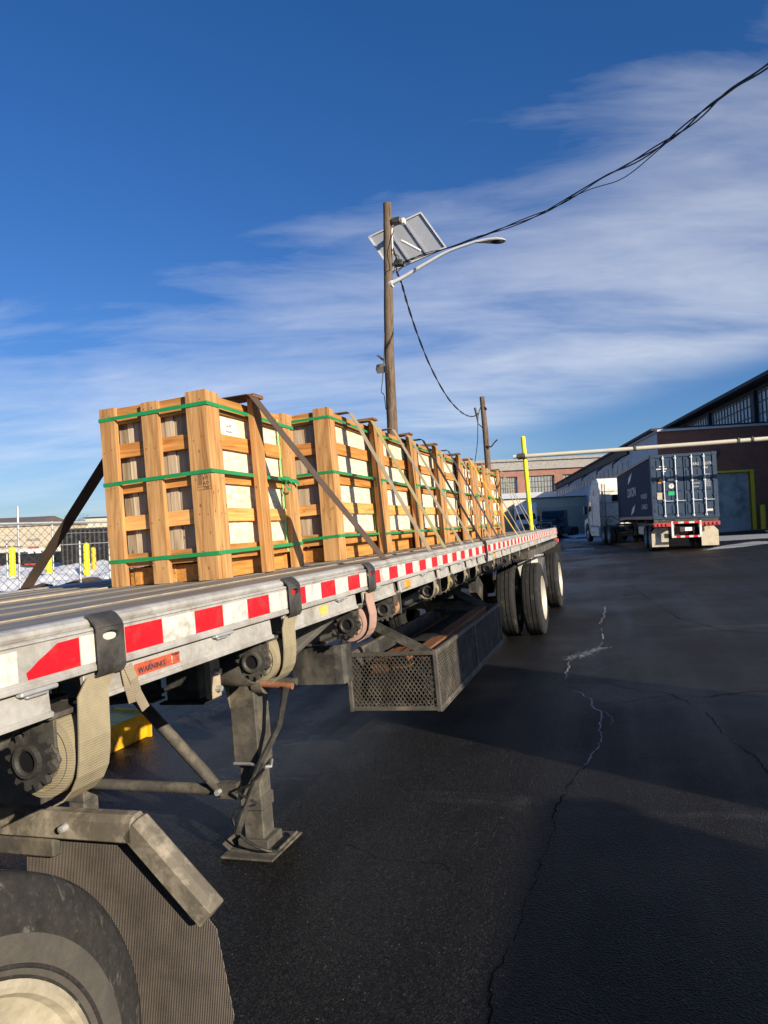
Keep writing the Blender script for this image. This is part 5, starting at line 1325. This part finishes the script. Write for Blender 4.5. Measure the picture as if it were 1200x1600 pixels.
# long shed: its wall stands D metres to the right of the camera
eyeflat = Vector((0, 0, 0)); DS = 17.6
A0 = sr*DS; A0.z = gz(*(sr*DS+sf*60).xy)
shed = thing('long_shed', 'very long grey shed with dark eaves running away behind the blue container', 'building', WM, A0, SDY)
EV = 9.75-A0.z
S0, S1 = 35., 150.
m = MB(); m.box(0, .3, S0, S1, 0, EV-.45); m.box(.3, 30, S1-.3, S1, 0, EV); m.box(.3, 30, S0, S0+.3, 0, EV); m.obj('wall', 'white_wall', shed)
m = MB(); m.prism([(-.9, S0-.5, EV-.25), (-.9, S0-.5, EV+.05), (15, S0-.5, EV+3.2), (30.5, S0-.5, EV+.05), (30.5, S0-.5, EV-.25)], (0, 0, 0), (0, S1-S0+1, 0)); m.obj('roof', 'roof_black', shed)
m = MB(); m.box(-.12, .0, S0, S1, EV-.55, EV-.25); m.obj('fascia', 'roof_black', shed)
m = MB(); m.box(-1.05, -.9, S0-.5, S1+.5, EV-.22, EV-.0); m.obj('gutter', 'roof_black', shed)
for i in range(24):
    y = 54+i*3.9
    if y > S1-3: break
    m = MB(); m.box(-.03, -.002, y, y+2.0, EV-2.9, EV-1.75); w_ = m.obj('window', 'window_blue', shed)
    if i < 10:
        g = MB()
        for k in range(3): g.box(-.05, -.03, y+.5*(k+1)-.03, y+.5*(k+1)+.03, EV-2.9, EV-1.75)
        g.box(-.05, -.03, y, y+2, EV-2.36, EV-2.3); g.obj('glazing_bars', 'white_wall', w_)
for y in (62, 78, 95, 115):
    m = MB(); m.tube([(-.25, y, EV-.5), (-.9, y+.2, EV-1.1), (-.9, y+.2, EV-1.3)], .09, 6); m.obj('wall_lamp', 'steel_dark', shed)
# glazed clerestory over the brick annex
gy0, gy1 = 35.5, 80.
m = MB(); m.box(-.06, -.004, gy0, gy1, 6.3-A0.z, EV-.55); gl = m.obj('clerestory_glass', 'window_blue', shed)
m = MB()
y = gy0
while y < gy1:
    m.box(-.11, -.06, y-.035, y+.035, 6.3-A0.z, EV-.55); y += .62
for z in (7.0, 7.75, 8.5, 9.1): m.box(-.105, -.06, gy0, gy1, z-A0.z-.04, z-A0.z+.04)
m.obj('glazing_bars', 'steel_dark', gl)
for y in (38.5, 47.0, 56, 65):
    m = MB(); m.box(-.28, -.06, y-.22, y+.22, 6.2-A0.z, EV-.4); m.obj('pilaster', 'roof_black', shed)

# brick annex in front of the shed
AZ = 43.
an = at(1037, 820, AZ); u_ = an.dot(sr); v_ = an.dot(sf); AG = gz(an.x, an.y)-.05
annex = thing('brick_annex', 'low dark red brick building with a roller door framed in yellow', 'building', WM, sr*u_+sf*v_+Vector((0, 0, AG)), SDY)
AH = at(1037, 674, AZ).z-AG; AW = DS-u_
DX0, DX1, DH = 1.85, 5.25, (at(1150, 738, AZ-.5).z-AG)
dl = (at(1062, 800, AZ)-at(1037, 800, AZ)).length; 
def xcol(px):  # distance along the front wall of a pixel column
    d = ray(px, 780); o_ = sr*u_+sf*v_; t_ = (o_-Vector((0, 0, 0))).dot(sf)/d.dot(sf); return (d*t_).dot(sr)-u_
DX0, DX1 = xcol(1080), xcol(1174)
m = MB(); m.box(0, DX0, 0, .5, 0, AH); m.box(DX1, AW+14, 0, .5, 0, AH); m.box(DX0, DX1, 0, .5, DH, AH); m.box(DX0, AW+1, 8.5, 9, 0, AH); m.obj('brick_wall', 'brick_red', annex)
m = MB(); m.box(-.12, AW+14, -.12, 9.1, AH, AH+.13); m.obj('coping', 'white_wall', annex)
m = MB(); m.box(0.01, DX0, .5, 9.1, 0, AH); m.obj('side_wall', 'white_wall', annex)
m = MB(); z = .0
while z < DH: m.box(DX0, DX1, .30, .345, z, z+.10); m.box(DX0, DX1, .30, .33, z+.10, z+.125); z += .125
m.obj('roller_door', 'shutter', annex)
m = MB(); m.box(DX0-.16, DX0, -.06, .3, 0, DH); m.box(DX1, DX1+.22, -.06, .3, 0, DH); m.box(DX0-.16, DX1+.22, -.06, .3, DH, DH+.13); m.obj('door_frame', 'yellow_paint', annex, bevel=.01)
m = MB(); m.box(3.2, 3.5, -.35, 0, AH-1.6, AH-1.42); m.tube([(3.35, -.25, AH-1.65), (3.35, -.25, AH-1.8)], .06, 8); m.obj('wall_lamp', 'steel_dark', annex)
def bollard(label, p, h, r, mat, group, F=WM):
    m = MB(); m.lathe([(0, r), (h-r*.5, r), (h-r*.2, r*.85), (h, r*.4), (h+.01, 0)], 16, 'Z'); o = m.obj('bollard', mat, None, smooth=True); put(o, F, p); return tag(o, label, 'bollard', group)
q = sr*(u_+xcol(1186))+sf*(v_-.5); q.z = gz(q.x, q.y); bollard('yellow bollard at the right-hand side of the roller door', q, 1.5, .16, 'yellow_paint', 'bollards')

# pale wing running back from the annex
wing = thing('pale_wing', 'long pale wall with a row of small square windows behind the blue container', 'building', WM, sr*u_+sf*(v_+9.1)+Vector((0, 0, AG)), SDY)
WL = 55.
m = MB(); m.box(.02, 6, 0, WL, 0, AH-.5); m.obj('wall', 'white_wall', wing)
m = MB(); m.box(-.35, 6.5, -8.6, WL+.4, AH-.05+.2, AH+.3); m.obj('roof', 'roof_black', wing)
m = MB(); m.box(-.2, 6.2, 0, WL+.1, AH-.5, AH+.14); m.obj('fascia', 'roof_black', wing)
y = .6; i = 0
while y < WL-2:
    m = MB(); m.box(-.02, .018, y, y+1.15, AH-1.75, AH-.95); w_ = m.obj('window', 'window_grime', wing)
    if i < 14:
        g = MB(); g.box(-.035, -.02, y+.55, y+.60, AH-1.75, AH-.95); g.box(-.035, -.02, y, y+1.15, AH-1.37, AH-1.33); g.obj('glazing_bars', 'white_wall', w_)
    y += 2.2; i += 1
for y in (3, 11, 21, 33):
    m = MB(); m.tube([(-.1, y, AH-.5), (-.7, y+.2, AH-1.0), (-.7, y+.2, AH-1.25)], .07, 6); m.obj('wall_lamp', 'steel_dark', wing)

# concrete apron with ice and snow by the annex
ap = [sr*(u_-2)+sf*(v_-1.0), sr*(u_+22)+sf*(v_-1.0), sr*(u_+22)+sf*(v_+.0), sr*(u_-2)+sf*(v_+.0)]
patch('apron', 'concrete', [(p.x, p.y) for p in ap], .012, .25, kind='structure')
for nm, pix in (('ice_streak', ((1120, 838), (1200, 834), (1260, 836), (1200, 841), (1120, 846))), ('ice_streak', ((1128, 853), (1180, 846), (1230, 846), (1160, 855), (1100, 860))),
                ('ice_streak', ((880, 842), (955, 838), (960, 843), (930, 846), (880, 846))), ('ice_streak', ((880, 858), (930, 856), (930, 859), (890, 861))),
                ('snow_bank', ((868, 838), (888, 834), (912, 835), (925, 840), (900, 842))), ('snow_bank', ((1180, 833), (1260, 826), (1260, 833)))):
    P_ = [ground_at(*p) for p in pix]; patch(nm, 'ice' if nm == 'ice_streak' else 'snow_grey', [(p.x, p.y) for p in P_], .008, .16 if nm == 'ice_streak' else .3, .0 if nm == 'ice_streak' else .14)

# ================================================================== far brick building
FZ = 150.
f0 = at(905, 820, FZ); FG = f0.z-6
fx = Vector((math.cos(R(16)), math.sin(R(16)), 0)); FA = math.atan2(fx.y, fx.x)-0
FO = Vector((f0.x, f0.y, gz(f0.x, f0.y)))
far = thing('factory_building', 'distant red brick factory with wide grimy window bays under a pale cornice', 'building', WM, FO, FA)
zz = lambda y: (at(880, y, FZ)-FO).z
FT, FB2, FW1, FW0 = zz(716), zz(731), zz(741), zz(768)
m = MB(); m.box(-60, 30, 0, 12, FW1, FT); m.box(-60, 30, 0, 12, 0, FW0)
for x in (-60, -40, -33.5, -26, -18.6, -12.1, -4.0, 4.2, 12, 20): m.box(x-.9, x+.9, -.12, .5, FW0, FW1)
m.obj('brick_wall', 'brick_far', far)
m = MB(); m.box(-60.5, 30.5, -.5, 12, FB2, FT-.2); m.box(-61, 31, -.9, 12.3, FT-.2, FT+.35); m.obj('cornice', 'concrete', far)
for xa, xb in ((-39, -34.5), (-32.5, -27), (-25, -19.6), (-17.6, -13.1), (-11.1, -5.0), (-3, 3.2), (5.2, 11), (13, 19)):
    m = MB(); m.box(xa, xb, .45, .55, FW0, FW1); w_ = m.obj('window', 'window_grime', far)
    g = MB(); n_ = 9
    for i in range(n_+1): x = xa+(xb-xa)*i/n_; g.box(x-.04, x+.04, .38, .45, FW0, FW1)
    for i in range(1, 3): z = FW0+(FW1-FW0)*i/3; g.box(xa, xb, .38, .45, z-.05, z+.05)
    g.obj('glazing_bars', 'steel_dark', w_)
EZ = (at(850, 786, FZ-14)-FO).z
m = MB(); m.box(-33, -3.4, -14, 0, 0, EZ-.35); m.obj('lean_to_wall', 'steel_dark', far)
m = MB(); m.prism([(-33.5, -14.6, EZ-.3), (-33.5, -14.6, EZ), (-33.5, -.13, zz(767)), (-33.5, -.13, zz(767)-.3)], (0, 0, 0), (30.5, 0, 0)); m.obj('snowy_roof', 'snow', far)
m = MB(); m.box(-33.6, -2.9, -14.75, -14.6, EZ-.8, EZ+.0); m.obj('fascia', 'roof_black', far)

# ================================================================== left background behind the fence
def fence():
    pA, pB = at(-150, 822, 10.6), at(330, 812, 15.6); pA = Vector((pA.x, pA.y, 0)); pB = Vector((pB.x, pB.y, 0))
    gA, gB = gz(*pA.xy), gz(*pB.xy); T0 = at(0, 820, 12.0).z; T1 = at(171, 815, 13.7).z
    top = (T0+T1)/2; L = (pB-pA).length; dx = (pB-pA).normalized(); g0 = min(gA, gB)
    H = top-g0; t = thing('chain_link_fence', 'chain link fence with a bent top rail, in front of the snow on the left', 'fence', WM, (pA.x, pA.y, g0), math.atan2(dx.y, dx.x))
    m = MB(); m.tube([(0, 0, H), (L, 0, H)], .024, 8); m.obj('top_rail', 'galvanised', t, smooth=True)
    m = MB(); m.tube([(0, 0, H-.42), (L, 0, H-.40)], .008, 6); m.tube([(0, 0, H-.20), (L, 0, H-.2)], .004, 6); m.obj('tension_wire', 'galvanised', t)
    # posts where the photograph shows them
    org = Vector((pA.x, pA.y, 0))
    for px, hh, rr in ((30, .30, .019), (83, .03, .014), (125, -.35, .02), (171, .04, .02), (11, -.3, .012), (-70, .2, .024), (240, .2, .02), (310, .2, .024)):
        d = ray(px, 830); n = Vector((-dx.y, dx.x, 0)); tt = org.dot(n)/d.dot(n); p = d*tt; x = (Vector((p.x, p.y, 0))-org).dot(dx)
        m = MB(); m.tube([(x, .03, -.1), (x, .03, H+hh)], rr, 8); m.obj('post', 'galvanised', t, smooth=True)
    m = MB(); c = .15; n = int((L+H)/c)
    bot = .05
    for i in range(-int((H-bot)/c)-1, int(L/c)+1):
        for sgn in (1, -1):
            # wire running diagonally; clip to the panel
            x0 = i*c if sgn > 0 else i*c+(H-bot); x1 = x0+sgn*(H-bot); z0, z1 = bot, H
            def clip(xa, za, xb, zb):
                f0, f1 = 0., 1.
                for lim, s in ((0., 1), (L, -1)):
                    da, db = (xa-lim)*s, (xb-lim)*s
                    if da < 0 and db < 0: return None
                    if da < 0: f0 = max(f0, da/(da-db))
                    elif db < 0: f1 = min(f1, da/(da-db))
                return (xa+(xb-xa)*f0, za+(zb-za)*f0, xa+(xb-xa)*f1, za+(zb-za)*f1) if f1 > f0 else None
            q = clip(x0, z0, x1, z1)
            if not q: continue
            k = max(1, int(abs(q[2]-q[0])/(c*1)))
            m.tube([(q[0]+(q[2]-q[0])*j/k, (.004 if (j % 2) == (0 if sgn > 0 else 1) else -.004), q[1]+(q[3]-q[1])*j/k) for j in range(k+1)], .0042, 3, caps=False)
    m.obj('wire_mesh', 'steel_dark', t)
fence()
# snow field, leaf litter and bollards
P_ = [ground_at(*p) for p in ((-260, 886), (60, 884), (330, 880), (520, 872), (520, 905), (330, 925), (100, 932), (-260, 940))]
patch('snow', 'snow', [(p.x, p.y) for p in P_], .02, .35, .55)
P_ = [ground_at(*p) for p in ((-120, 922), (60, 918), (140, 915), (180, 935), (0, 965), (-160, 975))]
patch('leaf_litter', 'leaf_litter', [(p.x, p.y) for p in P_], .02, .16, .22)
for lb, px, pyt, pyb, z, r, mt in (('yellow bollard, leftmost behind the fence, in front of a dark trailer wheel', 20, 854, 901, 30., .13, 'yellow_bright'),
                         ('yellow bollard with a yellow bracket on top, just left of the black strap', 77, 851, 895, 31.5, .13, 'yellow_bright'),
                         ('straight yellow bollard, left one of the close pair by the nearest crate', 136, 848, 893, 31., .13, 'yellow_bright'),
                         ('amber round-topped bollard, right one of the close pair by the nearest crate', 147, 855, 892, 33., .11, 'yellow_amber')):
    p = at(px, pyb, z); h = at(px, pyt, z).z-p.z; g = gz(p.x, p.y)
    bollard(lb, (p.x, p.y, g), h+(p.z-g), r, mt, 'bollards')
# beige warehouse
q = at(60, 840, 70); WG = gz(q.x, q.y); fl_ = Vector((math.cos(R(20)), math.sin(R(20)), 0)); WA = R(20)
zz2 = lambda y, px=60, z=70: at(px, y, z).z-WG
wh = thing('beige_warehouse', 'low beige warehouse with a green band, across the snow on the left', 'building', WM, (q.x, q.y, WG), WA)
m = MB(); m.box(-45, 3.2, 0, 20, 0, zz2(821)); m.obj('wall', 'beige_wall', wh)
m = MB(); m.box(-45, 3.2, -.06, 0, zz2(862), zz2(857)); m.obj('white_band', 'white_paint', wh); m = MB(); m.box(-45, 3.2, -.07, 0, zz2(868), zz2(862.5)); m.obj('green_stripe', 'sign_green', wh)
m = MB(); m.box(-45.2, 3.4, -.2, 20.2, zz2(821), zz2(820)); m.obj('parapet', 'concrete', wh)
for x in (-16, -8, -3.5, -1.2): m = MB(); m.box(x, x+1.4, -.05, 0, zz2(844.5), zz2(841)); m.obj('louvre', 'concrete', wh)
m = MB(); m.box(-4.6, -1.6, -.25, -.05, zz2(852.5), zz2(851.5)); m.obj('door_canopy', 'roof_black', wh)
q2 = at(150, 835, 74); wh2 = thing('white_warehouse', 'long cream building with a thin dark roof line, beside the nearest crate', 'building', WM, (q2.x, q2.y, gz(q2.x, q2.y)), R(20)); G2 = gz(q2.x, q2.y)
m = MB(); m.box(-7.6, 60, 0, 20, 0, at(150, 824, 74).z-G2); m.obj('wall', 'beige_wall', wh2)
m = MB(); m.box(-1.2, 60, .3, 20, at(150, 824, 74).z-G2, at(150, 808.5, 74).z-G2); m.obj('upper_wall', 'cream_trailer', wh2); m = MB(); m.box(-1.4, 60.2, .1, 20, at(150, 808.5, 74).z-G2, at(150, 807.5, 74).z-G2); m.obj('roof_edge', 'roof_black', wh2)
q = at(20, 835, 110); hs_ = thing('brown_roofed_building', 'distant building with a low brown gable roof at the left edge', 'building', WM, (q.x, q.y, gz(q.x, q.y)), R(18)); G3 = gz(q.x, q.y); zr = lambda y: at(20, y, 110).z-G3
m = MB(); m.box(-14, 4, 0, 10, 0, zr(817)); m.obj('wall', 'concrete', hs_)
m = MB(); m.prism([(-14.4, -.4, zr(817)), (-14.4, 5, zr(807)), (-14.4, 10.4, zr(817))], (0, 0, 0), (14.4, 0, 0)); m.prism([(0, -.4, zr(817)), (0, 5, zr(807)), (0, 10.4, zr(817)), (4.6, 10.4, zr(817)), (4.6, -.4, zr(817))][0:3], (0, 0, 0), (4.4, 0, 0)); m.obj('roof', 'roof_brown', hs_)
# dark corrugated container and the backs of dark trailers behind the bollards
def dark_box(name, label, px0, px1, pyt, pyb, z, depth, mat, cat, tails=False, arcs=()):
    a, b = at(px0, pyb, z), at(px1, pyb, z); g = gz(a.x, a.y); dx = Vector((b.x-a.x, b.y-a.y, 0)); L = dx.length; ang = math.atan2(dx.y, dx.x); H = at(px0, pyt, z).z-g
    t = thing(name, label, cat, WM, (a.x, a.y, g), ang)
    m = MB()
    n = int(L/.28)*1
    z0 = .15 if not tails else .45
    if not tails:
        p = []
        for i in range(n): q = L/n; y = i*q; p += [(y, 0), (y+q*.3, 0), (y+q*.5, .05), (y+q*.8, .05)]
        p.append((L, 0)); vs = []; [vs.extend([(x, y, z0), (x, y, H)]) for x, y in p]; m.add(vs, [(2*i, 2*i+2, 2*i+3, 2*i+1) for i in range(len(p)-1)])
    m.box(0, L, .06, depth, z0, H); m.obj('body', mat, t)
    m = MB(); m.box(-.03, L+.03, -.03, .06, H, H+.1); m.box(-.03, L+.03, -.03, .06, z0-.12, z0); m.obj('frame', 'steel_dark', t)
    if tails:
        m = MB(); m.box(L*.15, L*.85, -.05, -.03, z0+.02, z0+.10); m.obj('reflective_strip', 'red_dull', t)
        for x in (.3, .62): m = MB(); m.box(L*x, L*x+.35, -.05, -.03, z0+.75, z0+.95); m.obj('plate', 'paper', t)
        m = MB(); m.box(L*.3, L*.75, -.05, -.03, z0+1.05, z0+1.2); m.obj('light_bar', 'red_dull', t)
        for s in (.12, .88): 
            m = MB(); m.lathe(tyre_profile(.6, .5), 24, 'X', (L*s, .8, .5)); m.obj('wheel', 'rubber_far', t, smooth=True)
    return t
dark_box('corrugated_container', 'dark grey corrugated container behind the pair of bollards', 96, 240, 829, 892, 42, 2.4, 'steel_black', 'container')
dark_box('parked_trailer', 'low black trailer rear with red lights, seen through the fence between two bollards', 34, 72, 866, 898, 44, 6, 'steel_black', 'trailer', True)
dark_box('parked_trailer', 'low dark trailer rear cut by the left edge of the photo', -45, 11, 868, 900, 44, 6, 'steel_black', 'trailer', True)
# a bare tree on the skyline
def bare_tree(label, p, H, seed, spread=.5):
    rnd = random.Random(seed); t = thing('bare_tree', label, 'tree', WM, p); m = MB(); tw = MB()
    def grow(a, d, L, r, lvl):
        b = a+d*L; (m if lvl < 2 else tw).tube([a, a.lerp(b, .5)+Vector((rnd.uniform(-.04, .04), rnd.uniform(-.04, .04), 0))*L, b], [r, r*.85, r*.65], 5, caps=False)
        if lvl > 5: return
        for _ in range(rnd.choice((2, 3, 3))):
            nd = (d+Vector((rnd.uniform(-1, 1), rnd.uniform(-1, 1), rnd.uniform(-.3, .7)))*spread).normalized(); grow(a.lerp(b, rnd.uniform(.6, 1)), nd, L*rnd.uniform(.62, .85), r*.62, lvl+1)
    grow(Vector((0, 0, 0)), Vector((0, 0, 1)), H*.3, H*.025, 0); m.obj('trunk', 'bark', t); tw.obj('crown', 'bark', t)
q = at(116, 830, 105); bare_tree('grey leafless tree whose crown shows above the left warehouse roof', (q.x, q.y, gz(q.x, q.y)), at(116, 800, 105).z-gz(q.x, q.y), 5, .75)
q = at(108, 830, 112); bare_tree('smaller leafless tree just left of the taller one above the warehouse roof', (q.x, q.y, gz(q.x, q.y)), at(116, 803, 112).z-gz(q.x, q.y), 8, .75)

# yellow steel parking stop beyond the trailer, and snow on it
a = ground_at(135, 1196); b = ground_at(232, 1150); d = (b-a); d.z = 0; L = d.length; c = Vector((a.x, a.y, min(gz(*a.xy), gz(*b.xy))))
ys = thing('wheel_stop', 'yellow steel wheel stop with a scrap of snow, seen under the trailer', 'wheel stop', WM, c, math.atan2(d.y, d.x))
m = MB(); m.box(-1.6, L, 0, .02, .0, .22); m.box(-1.6, L, .02, .30, .20, .22); m.box(-1.6, L, .30, .32, 0, .22); m.obj('channel', 'yellow_amber', ys, bevel=.004)
m = MB(); m.box(L-.02, L+.001, -.04, .36, 0, .24); m.obj('end_plate', 'yellow_amber', ys)

# added walls, unseen on the right, put in to throw the long asphalt shadows
for nm, y0, y1, h, lb in (('shadow_wall', 1.19, 3.75, 3.72, 'tall wall added out of view on the right to shadow the asphalt'), ('shadow_wall', -9.6, .62, 2.26, 'low wall added out of view on the right to shadow the asphalt')):
    o = Vector((5.3, (y0+y1)/2, 0)); w_ = thing(nm, lb, 'wall', TM, o)
    m = MB(); m.box(5.18, 5.42, y0+.04, y1-.04, -.3, h-.08); m.obj('caster_body', 'concrete', w_, off=o); m = MB(); m.box(5.12, 5.48, y0, y1, h-.08, h); m.obj('coping', 'concrete', w_, off=o)
